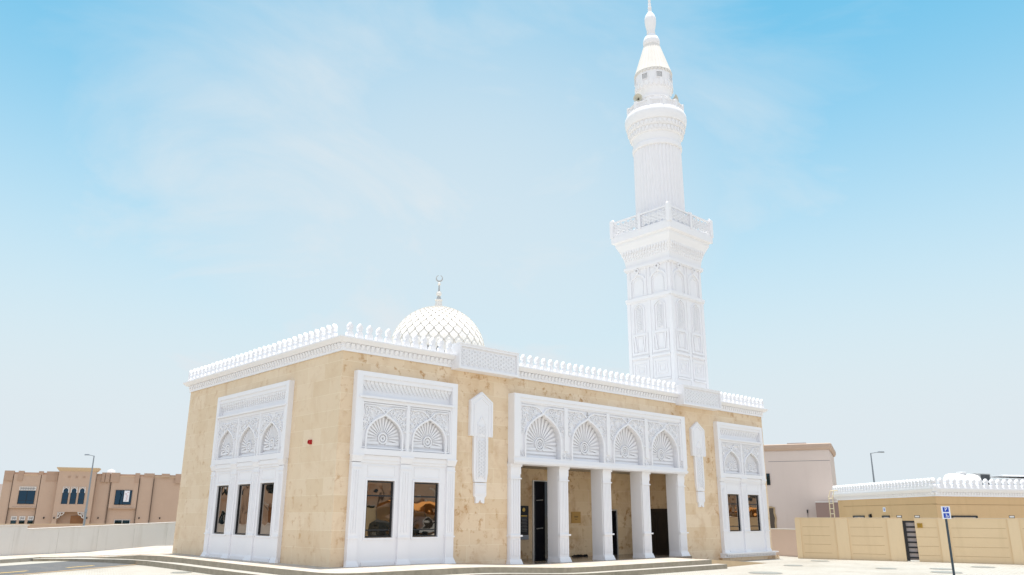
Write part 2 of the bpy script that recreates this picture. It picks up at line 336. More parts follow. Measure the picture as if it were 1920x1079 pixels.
# ------------------------------------------------------------------ ground and roads
def grid_sheet(name, m, xs, ys, zf):
    b = MB(); P = [(x, y, zf(x, y)) for y in ys for x in xs]; nx = len(xs)
    b.add(P, [(j*nx+i, j*nx+i+1, (j+1)*nx+i+1, (j+1)*nx+i) for j in range(len(ys)-1) for i in range(nx-1)])
    return tag(b.build(name, m), kind='structure')
XS = [-1500, -300, -100, -60] + list(range(-40, 61, 2)) + [80, 120, 200, 500, 1500]
YS = [-1500, -300, -100, -60] + list(range(-40, 101, 2)) + [120, 160, 250, 600, 1500]
grid_sheet('ground', SAND, XS, YS, lambda x, y: gz(x, y)-0.03)
grid_sheet('yard', PAVER, list(range(-60, 61, 2)), list(range(-60, 29, 2)), gz)
T = Vector((0.82, 0.5724, 0)).normalized(); Nv = Vector((-T.y, T.x, 0))
def tn(t, n, dz=0.0):
    P = T*t + Nv*n; return (P.x, P.y, gz(P.x, P.y)+dz)
def strip(name, m, n0, n1, t0, t1, dz, step=1.0, kind='structure', parent=None):
    b = MB(); k = max(1, int((t1-t0)/step)); P = []; F = []
    for i in range(k+1):
        t = t0 + (t1-t0)*i/k; P += [tn(t, n0, dz), tn(t, n1, dz)]
        if i: F.append((2*i-2, 2*i, 2*i+1, 2*i-1))
    b.add(P, F); o = b.build(name, m, parent)
    return tag(o, kind=kind) if kind else o
road = strip('road', ASPHALT, 8.8, 12.5, -40, 7.5, 0.005)
for k in range(-10, 2): strip('road_marking', YELLOW, 9.85, 9.97, k*2.75-0.45, k*2.75+0.75, 0.009, parent=road, kind=None)
strip('road_marking', mat('worn_edge_line', (0.5, 0.33, 0.17), 0.9, var=0.4, scale=2), 8.86, 8.98, -40, 4.6, 0.009, parent=road, kind=None)
strip('gutter', CONC, 12.5, 13.7, -40, 7.5, 0.006)
kb = MB()
for k in range(-40, 60):
    t0, t1 = k*0.9, k*0.9+0.885
    P = [tn(t, n, 0) for t in (t0, t1) for n in (13.7, 13.88)]
    kb.add([(x, y, z-0.05) for x, y, z in P]+[(x, y, z+0.13) for x, y, z in P], [(0, 1, 3, 2), (4, 6, 7, 5), (0, 4, 5, 1), (2, 3, 7, 6), (0, 2, 6, 4), (1, 5, 7, 3)])
tag(kb.build('kerb', CONC), kind='structure')
strip('sidewalk', PLINTH, 13.885, 17.5, -40, 60, 0.11)

# raised pavement round the mosque: two steps, rounded near corner
def outline(off):
    base = [(-3.6, 14.35), (-2.9, 14.1), (-2.35, 13.5), (-1.9, 12.6), (-1.55, 11.6), (-1.3, 10.4), (-1.12, 9.0), (-1.1, 7.0), (-1.2, 2.0)]
    pts = []
    for i, (x, y) in enumerate(base):
        a, c = base[max(0, i-1)], base[min(len(base)-1, i+1)]; dx, dy = c[0]-a[0], c[1]-a[1]; l = math.hypot(dx, dy)
        pts.append((x+dy/l*off, y-dx/l*off))
    cx, cy, r = -0.35, -1.45, 0.85+off
    for i in range(9):
        a = PI + PI/2*i/8; pts.append((cx+r*math.cos(a), cy+r*math.sin(a)))
    for i in range(1, 25): pts.append((cx + (14.1+off-cx)*i/24, -2.3-off))
    pts += [(14.1+off, 0.3)]
    return pts
def step_mesh(name, off, dz, top):
    b = MB(); o = outline(off); n = len(o)
    ez = lambda x, y: fall(x)+dz+(-0.17-dz*0.75)*sm((y-9.5)/4.0)*(1 if x < 0.3 else 0)   # dies into the kerb at its far end
    P = [(x, y, ez(x, y)) for x, y in o] + [(x, y, fall(x)-0.6) for x, y in o]
    b.add(P, [(i, i+1, n+i+1, n+i) for i in range(n-1)])
    b.m = 1
    k = next(i for i, q in enumerate(o) if q[1] == -2.3-off and q[0] > 0.4)     # first point of the straight front edge
    A = o[:k] + [(0.42, o[k-1][1])] if False else o[:k]
    x0 = o[k][0]
    poly = A + [o[k], (x0, 0.4), (0.4, 0.45), (0.4, 10.5), (4.0, 19.0), (2.0, 18.2), (-3.6, 14.55)]
    b.add([(x, y, ez(x, y)) for x, y in poly], [tuple(range(len(poly)))])
    F = o[k:-1]
    for (xa, ya), (xb, yb) in zip(F[:-1], F[1:]):
        b.add([(xa, ya, fall(xa)+dz), (xb, yb, fall(xb)+dz), (xb, 0.4, fall(xb)+dz), (xa, 0.4, fall(xa)+dz)], [(0, 1, 2, 3)])
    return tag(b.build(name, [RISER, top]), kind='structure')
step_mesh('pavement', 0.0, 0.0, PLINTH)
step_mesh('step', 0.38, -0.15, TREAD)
b = MB()   # ramp from the pavement down to the yard at the right
b.add([(14.1, -2.28, -0.16), (18.9, -1.75, -0.46), (18.9, -0.55, -0.46), (14.1, -0.55, -0.16), (14.1, -2.28, -0.6), (18.9, -1.75, -0.6), (18.9, -0.55, -0.6), (14.1, -0.55, -0.6)],
      [(0, 1, 2, 3), (0, 4, 5, 1), (1, 5, 6, 2), (2, 6, 7, 3), (3, 7, 4, 0)])
b.m = 0
o = b.build('ramp', [mat('ramp_side_stone', (0.58, 0.43, 0.26), 0.8, var=0.1), PAVER])
for pl in o.data.polygons:
    if abs(pl.normal.z) > 0.8: pl.material_index = 1
tag(o, kind='structure')

# ------------------------------------------------------------------ ornament helpers
def arch_pts(uc, wd, v0, vs_, va, n=12):
    h = va-vs_; L = [(uc-wd/2, v0)]
    P0, P1, P2, P3 = (-wd/2, 0), (-wd/2, 0.56*h), (-wd*0.30, 0.76*h), (0, h)
    for i in range(n+1):
        t = i/n; a, b_, c, d = (1-t)**3, 3*t*(1-t)**2, 3*t*t*(1-t), t**3
        L.append((uc + a*P0[0]+b_*P1[0]+c*P2[0]+d*P3[0], vs_ + a*P0[1]+b_*P1[1]+c*P2[1]+d*P3[1]))
    return L + [(2*uc-u, v) for u, v in L[-2::-1]]
def arch_plate(b, uc, cw, wd, v0, vs_, va, vt, d_face, d_back):
    A = arch_pts(uc, wd, v0, vs_, va); n = len(A)//2+1; Lh = A[:n]; Rh = A[n-1:][::-1]
    for H, ue in ((Lh, uc-cw/2), (Rh, uc+cw/2)):
        for i in range(n-1):
            (ua, v_a), (ub, v_b) = H[i], H[i+1]
            b.add([b.p(ue, v_a, d_face), b.p(ua, v_a, d_face), b.p(ub, v_b, d_face), b.p(ue, v_b, d_face)], [(0, 1, 2, 3)])
    b.add([b.p(uc-cw/2, va, d_face), b.p(uc+cw/2, va, d_face), b.p(uc+cw/2, vt, d_face), b.p(uc-cw/2, vt, d_face)], [(0, 1, 2, 3)])
    for i in range(len(A)-1):
        b.add([b.p(*A[i], d_face), b.p(*A[i+1], d_face), b.p(*A[i+1], d_back), b.p(*A[i], d_back)], [(0, 1, 2, 3)])
    b.add([b.p(uc-cw/2, v0, d_back), b.p(uc+cw/2, v0, d_back), b.p(uc+cw/2, vt, d_back), b.p(uc-cw/2, vt, d_back)], [(0, 1, 2, 3)])
    return A
def in_arch(A, u, v, uc, va, marg):
    for (a, va_), (a2, vb_) in zip(A[:-1], A[1:]):
        if va_ <= v <= vb_ and a <= uc:
            ul = a + (a2-a)*((v-va_)/max(1e-6, vb_-va_)); return abs(u-uc) < (uc-ul)+marg
    return v < va+marg and abs(u-uc) < marg*1.2
def curl(b, u, v, r, rot, hand, d0, d1, wd=0.028):
    pts = []
    for i in range(14):
        t = i/13; a = rot + hand*t*3.1*PI*0.9; rr = r*(1-0.82*t); pts.append((u+rr*math.cos(a), v+rr*math.sin(a)))
    b.ribbon(pts, wd, d0, d1)
def spandrels(b, A, uc, cw, va, v0, vt, d0, d1, r=0.085):
    placed = []; tries = 0
    while tries < 700 and len(placed) < 70:
        tries += 1; rr = r*random.uniform(0.55, 1.1)
        u = random.uniform(uc-cw/2+rr*0.9, uc); v = random.uniform(v0+0.12, vt-rr)
        if in_arch(A, u, v, uc, va, rr+0.05): continue
        if u > uc-0.03: continue
        if any(math.hypot(u-a, v-b_) < (rr+c)*0.86 for a, b_, c in placed): continue
        placed.append((u, v, rr))
        rot, hand = random.uniform(0, 2*PI), random.choice((-1, 1))
        dj = random.uniform(-0.008, 0.004)
        for sgn in (-1, 1):
            uu = u if sgn < 0 else 2*uc-u
            curl(b, uu, v, rr, rot if sgn < 0 else PI-rot, hand*(-sgn), d0, d1+dj, 0.026)
            a = rot+1.2; lu = uu + (-sgn)*0+rr*1.05*math.cos(a if sgn < 0 else PI-a); lv = v+rr*1.05*math.sin(a)
            b.poly([(lu+0.03*math.cos(k*PI/3), lv+0.03*math.sin(k*PI/3)) for k in range(6)], d0, d1+0.006)
def sunburst(b, uc, vc, A, va, d0, d1, r_in=0.17, slat_v0=3.2, half=0.55, n=17):
    for k in range(2): 
        rr = r_in - 0.075*k
        b.ribbon([(uc+rr*math.cos(2*PI*i/20), vc+rr*math.sin(2*PI*i/20)) for i in range(20)], 0.04, d0, d1+0.02-0.008*k, closed=True)
    for k in range(6):
        a = PI*k/3; b.ribbon([(uc+0.02*math.cos(a), vc+0.02*math.sin(a)), (uc+0.09*math.cos(a), vc+0.09*math.sin(a))], 0.02, d0, d1)
    for k in range(n):
        a = R(-8) + (PI+R(16))*k/(n-1); r1 = r_in+0.06
        rm = r1
        while rm < 1.2 and in_arch(A, uc+rm*math.cos(a), vc+rm*math.sin(a), uc, va, -0.09) and abs(rm*math.cos(a)) < half: rm += 0.02
        if rm < r1+0.1: continue
        c, s_ = math.cos(a), math.sin(a)
        w0, w1 = 0.022, 0.075*(rm/0.62)
        pts = [(uc+c*r1-s_*w0/2, vc+s_*r1+c*w0/2), (uc+c*r1+s_*w0/2, vc+s_*r1-c*w0/2), (uc+c*rm+s_*w1/2, vc+s_*rm-c*w1/2), (uc+c*(rm+w1*0.4), vc+s_*(rm+w1*0.4)), (uc+c*rm-s_*w1/2, vc+s_*rm+c*w1/2)]
        b.poly(pts, d0, d1)
    v = slat_v0
    while v < vc-0.10:
        gap = 0.0 if v+0.08 < vc-r_in else math.sqrt(max(0, (r_in+0.03)**2-(vc-v-0.05)**2))
        if gap > 0.02: b.box(uc-half, uc-gap, v, v+0.075, d0, d1-0.006); b.box(uc+gap, uc+half, v, v+0.075, d0, d1-0.006)
        else: b.box(uc-half, uc+half, v, v+0.075, d0, d1-0.006)
        v += 0.125
def hexring(b, u, v, r, wd, d0, d1, back=False, rot=0.0):
    b.ribbon([(u+r*math.cos(rot+PI*k/3), v+r*math.sin(rot+PI*k/3)) for k in range(6)], wd, d0, d1, closed=True, back=back)
def jali(b, a0, a1, v0, v1, r, wd, d0, d1, back=False, inset=0.55):
    # honeycomb screen: each ring keeps inside its own cell so no two faces share a plane
    dx, dy = r*1.5, r*math.sqrt(3); n = max(1, int((a1-a0-2*r)/dx)+1); m = max(1, int((v1-v0)/dy))
    uo = (a0+a1-(n-1)*dx)/2; vo = (v0+v1-m*dy)/2
    for i in range(n):
        for j in range(m if i % 2 == 0 else m-1):
            u = uo+i*dx; v = vo+dy*(j+0.5)+(dy/2 if i % 2 else 0)
            hexring(b, u, v, r-wd/2-0.0012, wd, d0, d1, back)
            b.poly([(u+r*0.26*math.cos(PI*k/3+0.5), v+r*0.26*math.sin(PI*k/3+0.5)) for k in range(6)], d0, d1-0.002)
            if back:
                ri = r-wd
                for k in range(3):
                    a = PI/6+PI*2*k/3; b.ribbon([(u+r*0.24*math.cos(a), v+r*0.24*math.sin(a)), (u+ri*0.88*math.cos(a), v+ri*0.88*math.sin(a))], wd*0.5, d0+0.003, d1-0.003, back=True)
def teeth(b, a0, a1, v0, v1, d0, d1, pitch, fill=0.55, point=0.5):
    n = max(1, round((a1-a0)/pitch)); pt = (a1-a0)/n
    for k in range(n):
        c = a0+pt*(k+0.5); h = pt*fill/2
        b.poly([(c-h, v1), (c-h, v0+(v1-v0)*point), (c, v0), (c+h, v0+(v1-v0)*point), (c+h, v1)], d0, d1)

# ------------------------------------------------------------------ mosque
W, D, H = 22.34, 10.94, 5.78
mosque = tag(empty('mosque'), 'low beige limestone mosque with white carved window bays, domed roof and colonnaded porch', 'mosque')
PX0, PX1, PD, PV = 6.30, 15.78, 2.2, 3.02      # porch recess
zb = -0.7
b = MB()
b.add([(0, 0, zb), (PX0, 0, zb), (PX0, 0, H), (0, 0, H)], [(0, 1, 2, 3)])
b.add([(PX1, 0, zb), (W, 0, zb), (W, 0, H), (PX1, 0, H)], [(0, 1, 2, 3)])
b.add([(PX0, 0, PV), (PX1, 0, PV), (PX1, 0, H), (PX0, 0, H)], [(0, 1, 2, 3)])
b.add([(PX0, 0, zb), (PX0, PD, zb), (PX0, PD, PV), (PX0, 0, PV)], [(0, 1, 2, 3)])
b.add([(PX1, 0, zb), (PX1, PD, zb), (PX1, PD, PV), (PX1, 0, PV)], [(0, 1, 2, 3)])
b.add([(PX0, PD, zb), (PX1, PD, zb), (PX1, PD, PV), (PX0, PD, PV)], [(0, 1, 2, 3)])
b.add([(0, 0, zb), (0, D, zb), (0, D, H), (0, 0, H)], [(0, 1, 2, 3)])
b.add([(W, 0, zb), (W, D, zb), (W, D, H), (W, 0, H)], [(0, 1, 2, 3)])
b.add([(0, D, zb), (W, D, zb), (W, D, H), (0, D, H)], [(0, 1, 2, 3)])
o = b.build('wall', [STONE, STONE_CALM, STONE_PIT_SHADED], mosque)
for pl in o.data.polygons:
    c = pl.center
    if abs(c.x) < 0.01: pl.material_index = 1
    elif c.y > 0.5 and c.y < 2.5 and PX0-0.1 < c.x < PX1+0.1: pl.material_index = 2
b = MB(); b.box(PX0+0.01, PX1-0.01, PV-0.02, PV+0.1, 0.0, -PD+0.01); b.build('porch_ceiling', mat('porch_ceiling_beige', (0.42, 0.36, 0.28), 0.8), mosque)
b = MB(); b.box(PX0+0.01, PX1-0.01, -0.7, -0.155, 0.30, -PD+0.01); b.build('porch_floor', FLOOR, mosque)
b = MB(); b.loft([(-0.35, 5.9), (-0.35, 6.0)], (W/2, D/2), W/2, D/2); b.build('roof', ROOFM, mosque)
# cornice
b = MB(); b.loft([(0.003, H), (0.05, H), (0.05, 5.90), (0.07, 5.905), (0.07, 6.0), (0.15, 6.01), (0.255, 6.12), (0.255, 6.155), (-0.36, 6.155), (-0.36, 5.95)], (W/2, D/2), W/2, D/2, cap=False)
FR = dict(O=(0, 0, 0), U=(1, 0, 0), Nn=(0, -1, 0)); LF = dict(O=(0, D, 0), U=(0, -1, 0), Nn=(-1, 0, 0))
for fr, L in ((FR, W), (LF, D)):
    b.frame(fr['O'], fr['U'], fr['Nn']); n = round(L/0.165)
    for k in range(n):
        c = L*(k+0.5)/n; b.tbox(c-0.035, c+0.035, 5.86, 5.995, 0.0, 0.075, c-0.055, c+0.055, 0.135)
b.build('cornice', WHITE, mosque)
# merlons
def merlon_mesh():
    b = MB()
    half = [(0.125, 0), (0.128, 0.10), (0.105, 0.16), (0.062, 0.195), (0.058, 0.225), (0.092, 0.27), (0.098, 0.325), (0.078, 0.375), (0.036, 0.41), (0.0, 0.455)]
    P = half + [(-u, v) for u, v in half[-2::-1]]
    b.poly(P, -0.055, 0.055)
    b.poly([(u*0.62, 0.03+v*0.88) for u, v in P], 0.055, 0.075); b.poly([(u*0.62, 0.03+v*0.88) for u, v in P], -0.075, -0.055)
    b.box(-0.135, 0.135, -0.005, 0.03, -0.08, 0.08)
    return b
mer = merlon_mesh().build('merlon', WHITE, mosque)
BOXES = [(3.88, 6.40), (15.66, 18.40)]
slots = []
def row(a, c, f, rz, first=True):
    n = max(2, round(abs(c-a)/0.335))
    for k in range(n): slots.append((f(a+(c-a)*(k+0.5)/n), rz))
fy = -0.10
row(-0.05, 3.86, lambda t: (t, fy, 6.155), 0); row(6.42, 15.64, lambda t: (t, fy, 6.155), 0); row(18.42, W+0.12, lambda t: (t, fy, 6.155), 0)
row(0.22, D+0.1, lambda t: (-0.10, t, 6.155), PI/2)
for i, (loc, rz) in enumerate(slots):
    o = mer if i == 0 else mer.copy()
    if i: col.objects.link(o); o.parent = mosque
    o.location = loc; o.rotation_euler = (0, 0, rz)
    o.scale = (random.uniform(0.83, 0.88), 1, random.uniform(0.98, 1.03)); o.rotation_euler.z += random.uniform(-0.03, 0.03)
# carved parapet panels
for (a, c) in BOXES:
    b = MB(**FR); b.box(a, c, 5.72, 6.50, -0.12, 0.36); b.rect(a, c, 5.72, 6.50, 0.07, 0.362, 0.42); b.box(a-0.01, c+0.01, 6.50, 6.53, -0.14, 0.44)
    jali(b, a+0.09, c-0.09, 5.79, 6.43, 0.075, 0.034, 0.36, 0.385)
    b.build('parapet_panel', WHITE, mosque)
# window bays
def bay(fr, u0, u1, n, p, fv, sill=False):
    b = MB(**fr); wtot = u1-u0; mg = 0.22; cw = (wtot-2*mg)/n
    cs = [u0+mg+cw*(i+0.5) for i in range(n)]
    ww, wv0, wv1 = min(0.94, cw-0.72) if n < 3 else 0.86, 0.74, 2.23
    # lower part: wall plate around the windows
    b.box(u0+0.02, u1-0.02, fv-0.03, wv0-0.02, 0.0, 0.09); b.box(u0+0.02, u1-0.02, wv1+0.02, 2.93, 0.0, 0.09)
    edges = [u0+0.02] + [x for c in cs for x in (c-ww/2-0.02, c+ww/2+0.02)] + [u1-0.02]
    for i in range(0, len(edges), 2): b.box(edges[i], edges[i+1], wv0-0.02, wv1+0.02, 0.0, 0.09)
    for c in cs:
        b.rect(c-ww/2-0.07, c+ww/2+0.07, wv0-0.07, wv1+0.07, 0.05, 0.09, 0.112)
        b.rect(c-ww/2-0.03, c+ww/2+0.03, 2.36, 2.66, 0.02, 0.09, 0.105)
        b.box(c-ww/2-0.1, c+ww/2+0.1, fv-0.03, fv+0.10, 0.09, 0.125)
    pil = [(u0+0.01, u0+0.01+0.30)] + [(c+cw/2-0.19, c+cw/2+0.19) for c in cs[:-1]] + [(u1-0.31, u1-0.01)]
    for a, c in pil:
        b.box(a, c, fv-0.03, 2.72, 0.088, p-0.04)
        mid = (a+c)/2; hw = (c-a)/2
        b.box(mid-hw*0.55, mid-hw*0.42, 0.85, 2.5, p-0.04, p-0.02); b.box(mid+hw*0.42, mid+hw*0.55, 0.85, 2.5, p-0.04, p-0.02); b.box(mid-0.012, mid+0.012, 0.85, 2.5, p-0.04, p-0.02)
        b.tbox(a-0.06, c+0.06, fv-0.03, fv+0.14, 0.088, p+0.03, a-0.0, c+0.0, p-0.035)
        b.box(a-0.022, c+0.022, 0.70, 0.745, 0.088, p-0.012)
        b.box(a-0.012, c+0.012, 2.58, 2.61, 0.088, p-0.02)
        b.tbox(a, c, 2.74, 2.89, 0.088, p-0.04, a-0.03, c+0.03, p+0.01); b.box(a-0.035, c+0.035, 2.89, 2.935, 0.088, p+0.018)
    b.box(u0+0.3, u1-0.3, 2.72, 2.80, 0.088, 0.12); b.box(u0+0.3, u1-0.3, 2.80, 2.93, 0.088, 0.15)
    # head
    b.box(u0, u1, 2.935, 3.10, 0.0, p); b.box(u0, u0+mg-0.02, 3.10, 5.25, 0.0, p); b.box(u1-mg+0.02, u1, 3.10, 5.25, 0.0, p)
    b.box(u0+mg-0.02, u1-mg+0.02, 5.12, 5.25, 0.0, p); b.box(u0+0.10, u1-0.10, 4.50, 4.56, p-0.02, p+0.035)
    b.box(u0+mg-0.02, u1-mg+0.02, 4.40, 4.55, 0.0, p-0.03)
    a0, a1 = u0+mg-0.02, u1-mg+0.02
    b.box(a0, a1, 4.56, 5.12, 0.0, 0.03)
    teeth(b, a0, a1, 4.74, 4.88, 0.03, 0.055, 0.14, 0.86, 0.55); b.box(a0, a1, 4.88, 4.93, 0.03, 0.058); teeth(b, a0+0.07, a1-0.07, 4.81, 4.93, 0.03, 0.085, 0.14, 0.86, 0.55)
    b.box(a0, a1, 4.93, 4.97, 0.03, 0.09); teeth(b, a0, a1, 4.88, 5.0, 0.03, 0.12, 0.14, 0.88, 0.55); b.box(a0, a1, 5.0, 5.12, 0.03, p-0.03)
    for c in cs:
        A = arch_plate(b, c, cw-0.02, cw-0.36, 3.10, 3.38, 4.08, 4.40, 0.115, 0.015)
        b.ribbon(A, 0.05, 0.115, p-0.015)
        b.ribbon([(c-0.14, 3.98), (c+0.16, 4.24), (c+0.30, 4.30), (c+cw/2-0.1, 4.30)], 0.035, 0.115, p-0.03); b.ribbon([(c+0.14, 3.98), (c-0.16, 4.24), (c-0.30, 4.30), (c-cw/2+0.1, 4.30)], 0.035, 0.115, p-0.035)
        b.rect(c-cw/2+0.035, c+cw/2-0.035, 3.12, 4.38, 0.035, 0.115, p-0.04)
        b.box(c-cw/2-0.05, c-cw/2+0.05, 3.10, 4.40, 0.10, p-0.02)
        spandrels(b, A, c, cw-0.14, 4.08, 3.3, 4.34, 0.115, 0.15)
        sunburst(b, c, 3.42, A, 4.08, 0.015, 0.065, 0.14, 3.12, (cw-0.36)/2-0.03)
        for q in (-1, 1):
            for du, dv in ((0, 0), (0.07, 0.05), (0.0, 0.1)): hexring(b, c+q*(cw/2-0.11)-q*du*0.6, 3.18+dv, 0.022, 0.016, 0.115, 0.145)
    b.box(u1-mg-0.03, u1-mg+0.03, 3.10, 4.40, 0.10, p-0.02)
    if sill:
        b.box(u0-0.1, u1+0.28, fv-0.17, fv-0.03, 0.0, 0.22); b.box(u0-0.1, u1+0.33, fv-0.035, fv+0.012, 0.0, 0.34)
        teeth(b, u0, u1+0.2, fv-0.13, fv-0.035, 0.22, 0.29, 0.12, 0.6, 0.4)
    pb = b.build('window_bay', WHITE, mosque)
    for c in cs:
        g = MB(**fr); g.box(c-ww/2, c+ww/2, wv0, wv1, 0.004, 0.03); g.build('window_pane', GLASS, pb)
        g = MB(**fr); g.rect(c-ww/2, c+ww/2, wv0, wv1, 0.028, 0.031, 0.062); g.box(c-ww/2+0.036, c+ww/2-0.036, wv0+1.08, wv0+1.12, 0.031, 0.055) if n < 3 else None
        g.box(c-ww/2+0.036, c+ww/2-0.036, wv0+0.17, wv0+0.20, 0.031, 0.05) if n < 3 else None
        g.build('window_frame', FRAME_M, pb)
    return pb
bay(FR, 0.40, 4.02, 2, 0.20, 0.0)
bay(FR, 18.30, 21.94, 2, 0.20, -0.14, sill=True)
bay(LF, 3.01, 8.22, 3, 0.17, 0.0)
b = MB(**FR); b.box(18.1, 22.0, -0.6, -0.312, 0.0, 0.16); b.box(22.0, 22.36, -0.6, -0.312, 0.0, 0.30); b.build('base_course', STONE, mosque)
# porch arcade
AC = 11.04; PIT = 2.25
b = MB(**FR); p = 0.31; u0, u1 = AC-4.72, AC+4.76
b.box(u0, u1, 2.94, 3.16, -0.30, p-0.02); b.box(u0-0.015, u1+0.015, 2.99, 3.06, 0.02, p+0.02); b.box(u0, u1, 5.10, 5.22, 0.0, p)
b.box(u0, u0+0.26, 3.16, 5.10, 0.0, p); b.box(u1-0.26, u1, 3.16, 5.10, 0.0, p); b.box(u0+0.26, u1-0.26, 4.98, 5.10, 0.0, p-0.03); b.box(u0+0.26, u1-0.26, 4.93, 4.98, 0.0, p-0.06)
cw = (u1-u0-0.52)/4
for i in range(4):
    c = u0+0.26+cw*(i+0.5)
    A = arch_plate(b, c, cw, 1.70, 3.16, 3.66, 4.64, 4.93, 0.21, 0.015)
    b.ribbon(A, 0.06, 0.21, p-0.02)
    b.ribbon([(c-0.16, 4.52), (c+0.18, 4.80), (c+0.34, 4.86), (c+cw/2-0.1, 4.86)], 0.04, 0.21, p-0.04); b.ribbon([(c+0.16, 4.52), (c-0.18, 4.80), (c-0.34, 4.86), (c-cw/2+0.1, 4.86)], 0.04, 0.21, p-0.045)
    for q in (-1, 1): b.box(c+q*(cw/2-0.045)-0.045, c+q*(cw/2-0.045)+0.045, 3.45, 4.93, 0.20, p-0.035)
    b.rect(c-cw/2+0.02, c+cw/2-0.02, 3.17, 3.42, 0.03, 0.21, p-0.04) if False else None
    spandrels(b, A, c, cw-0.22, 4.64, 3.5, 4.88, 0.21, 0.25, 0.095)
    sunburst(b, c, 3.64, A, 4.64, 0.015, 0.075, 0.20, 3.18, 0.79)
    for q in (-1, 1):
        for du, dv in ((0.0, 0.0), (0.12, 0.0), (0.0, 0.11), (0.12, 0.11), (0.06, 0.055)): hexring(b, c+q*(cw/2-0.07-du), 3.24+dv, 0.028, 0.02, 0.21, 0.245)
        b.box(c+q*(cw/2-0.13)-0.13, c+q*(cw/2-0.13)+0.13, 3.165, 3.19, 0.2, p-0.03)
b.build('porch_arcade', WHITE, mosque)
def column(uc):
    b = MB(O=(uc, 0, 0), U=(1, 0, 0), Nn=(0, -1, 0)); h = 0.235
    b.box(-h, h, -0.17, 2.94, -0.42, 0.08)
    b.box(-h+0.02, h-0.02, -0.1, 2.62, 0.08, 0.135)
    for k in range(5): c = -0.15+0.075*k; b.box(c-0.022, c+0.022, 0.80, 2.45, 0.135, 0.155); b.box(c-0.022, c+0.022, 0.10, 0.60, 0.135, 0.155)
    b.tbox(-h-0.05, h+0.05, -0.165, 0.0, -0.4, 0.21, -h-0.01, h+0.01, 0.145)
    b.box(-h-0.03, h+0.03, 0.68, 0.73, -0.05, 0.19); b.box(-h-0.012, h+0.012, 2.46, 2.50, -0.05, 0.17)
    b.box(-h+0.005, h-0.005, 2.62, 2.86, -0.05, 0.15); b.box(-h-0.02, h+0.02, 2.86, 2.938, -0.05, 0.185)
    return b
c0 = column(0).build('column', WHITE, mosque)
for i in range(5):
    o = c0 if i == 0 else c0.copy()
    if i: col.objects.link(o); o.parent = mosque
    o.location = (AC-4.5+PIT*i+0.0, 0, 0)
# porch doors
b = MB(O=(0, 0.75, 0)); b.box(8.20, 9.30, -0.15, 2.47, -0.03, 0.03); dl = b.build('door', BLACKGL, mosque)
b = MB(O=(0, 0.75, 0)); b.box(8.165, 8.20, -0.15, 2.50, -0.035, 0.035); b.box(8.20, 9.30, 2.47, 2.50, -0.035, 0.035); b.build('door_frame', ALU, dl)
for v in (1.02, 2.0-0.05): 
    b = MB(O=(0, 0.75, 0)); b.tube([b.p(8.30, v-0.12, 0.07), b.p(8.58, v-0.10, 0.07)], 0.016); b.box(8.31, 8.34, v-0.135, v-0.105, 0.03, 0.07); b.box(8.53, 8.56, v-0.12, v-0.09, 0.03, 0.07); b.build('handle', STEEL, dl)
b = MB(O=(0, PD, 0)); b.box(13.0, 14.22, -0.16, 1.53, 0.003, 0.05); dl = b.build('door', BLACKGL, mosque)
b = MB(O=(0, PD, 0)); b.box(14.22, 14.28, -0.16, 1.58, 0.003, 0.07); b.box(12.95, 14.22, 1.53, 1.58, 0.003, 0.07); b.build('door_frame', ALU, dl)
b = MB(O=(PX1, 0, 0), U=(0, 1, 0), Nn=(-1, 0, 0)); b.box(0.62, 2.05, -0.16, 1.62, 0.003, 0.05)
for k in range(2): b.rect(0.70+k*0.68, 1.30+k*0.68, 0.0, 1.52, 0.05, 0.05, 0.065)
dl = b.build('door', DOORWOOD, mosque); dl['label'] = 'dark brown panelled door in the end wall of the porch'
# carved wall plaques
def plaque(uc):
    b = MB(O=(uc, 0, 0), U=(1, 0, 0), Nn=(0, -1, 0)); h = 0.475
    b.poly([(-h, 3.72), (h, 3.72), (h, 4.83), (0, 5.14), (-h, 4.83)], 0.0, 0.10)
    b.ribbon([(-h+0.05, 3.76), (-h+0.05, 4.80), (0, 5.07), (h-0.05, 4.80), (h-0.05, 3.76)], 0.06, 0.10, 0.125)
    b.ribbon([(-h+0.17, 3.76), (-h+0.17, 4.72), (0, 4.92), (h-0.17, 4.72), (h-0.17, 3.76)], 0.04, 0.10, 0.118)
    b.box(-0.295, 0.295, 2.62, 3.72, 0.0, 0.085); b.poly([(-0.295, 2.62), (-0.25, 2.32), (0.25, 2.32), (0.295, 2.62)], 0.0, 0.085)
    b.ribbon([(-0.17, 2.4), (-0.17, 4.1), (0.0, 4.35), (0.17, 4.1), (0.17, 2.4)], 0.03, 0.085, 0.122); 
    b.poly([(-0.18, 3.7), (0.18, 3.7), (0.18, 4.1), (0, 4.36), (-0.18, 4.1)], 0.10, 0.108)
    jali(b, -0.155, 0.155, 2.42, 3.68, 0.062, 0.026, 0.085, 0.112); jali(b, -0.155, 0.155, 3.72, 4.12, 0.062, 0.026, 0.108, 0.125)
    b.box(-0.24, 0.24, 1.92, 2.30, 0.0, 0.085); b.rect(-0.2, 0.2, 1.97, 2.25, 0.02, 0.085, 0.10)
    b.poly([(-0.24, 1.92), (-0.24, 1.90), (-0.18, 1.85), (-0.17, 1.68), (-0.06, 1.70), (0.0, 1.80), (0.06, 1.70), (0.17, 1.68), (0.18, 1.85), (0.24, 1.90), (0.24, 1.92)], 0.0, 0.07)
    return b
pq = plaque(0).build('carved_plaque', WHITE, mosque); pq.location = (5.10, 0, 0)
o = pq.copy(); col.objects.link(o); o.parent = mosque; o.location = (16.98, 0, 0)
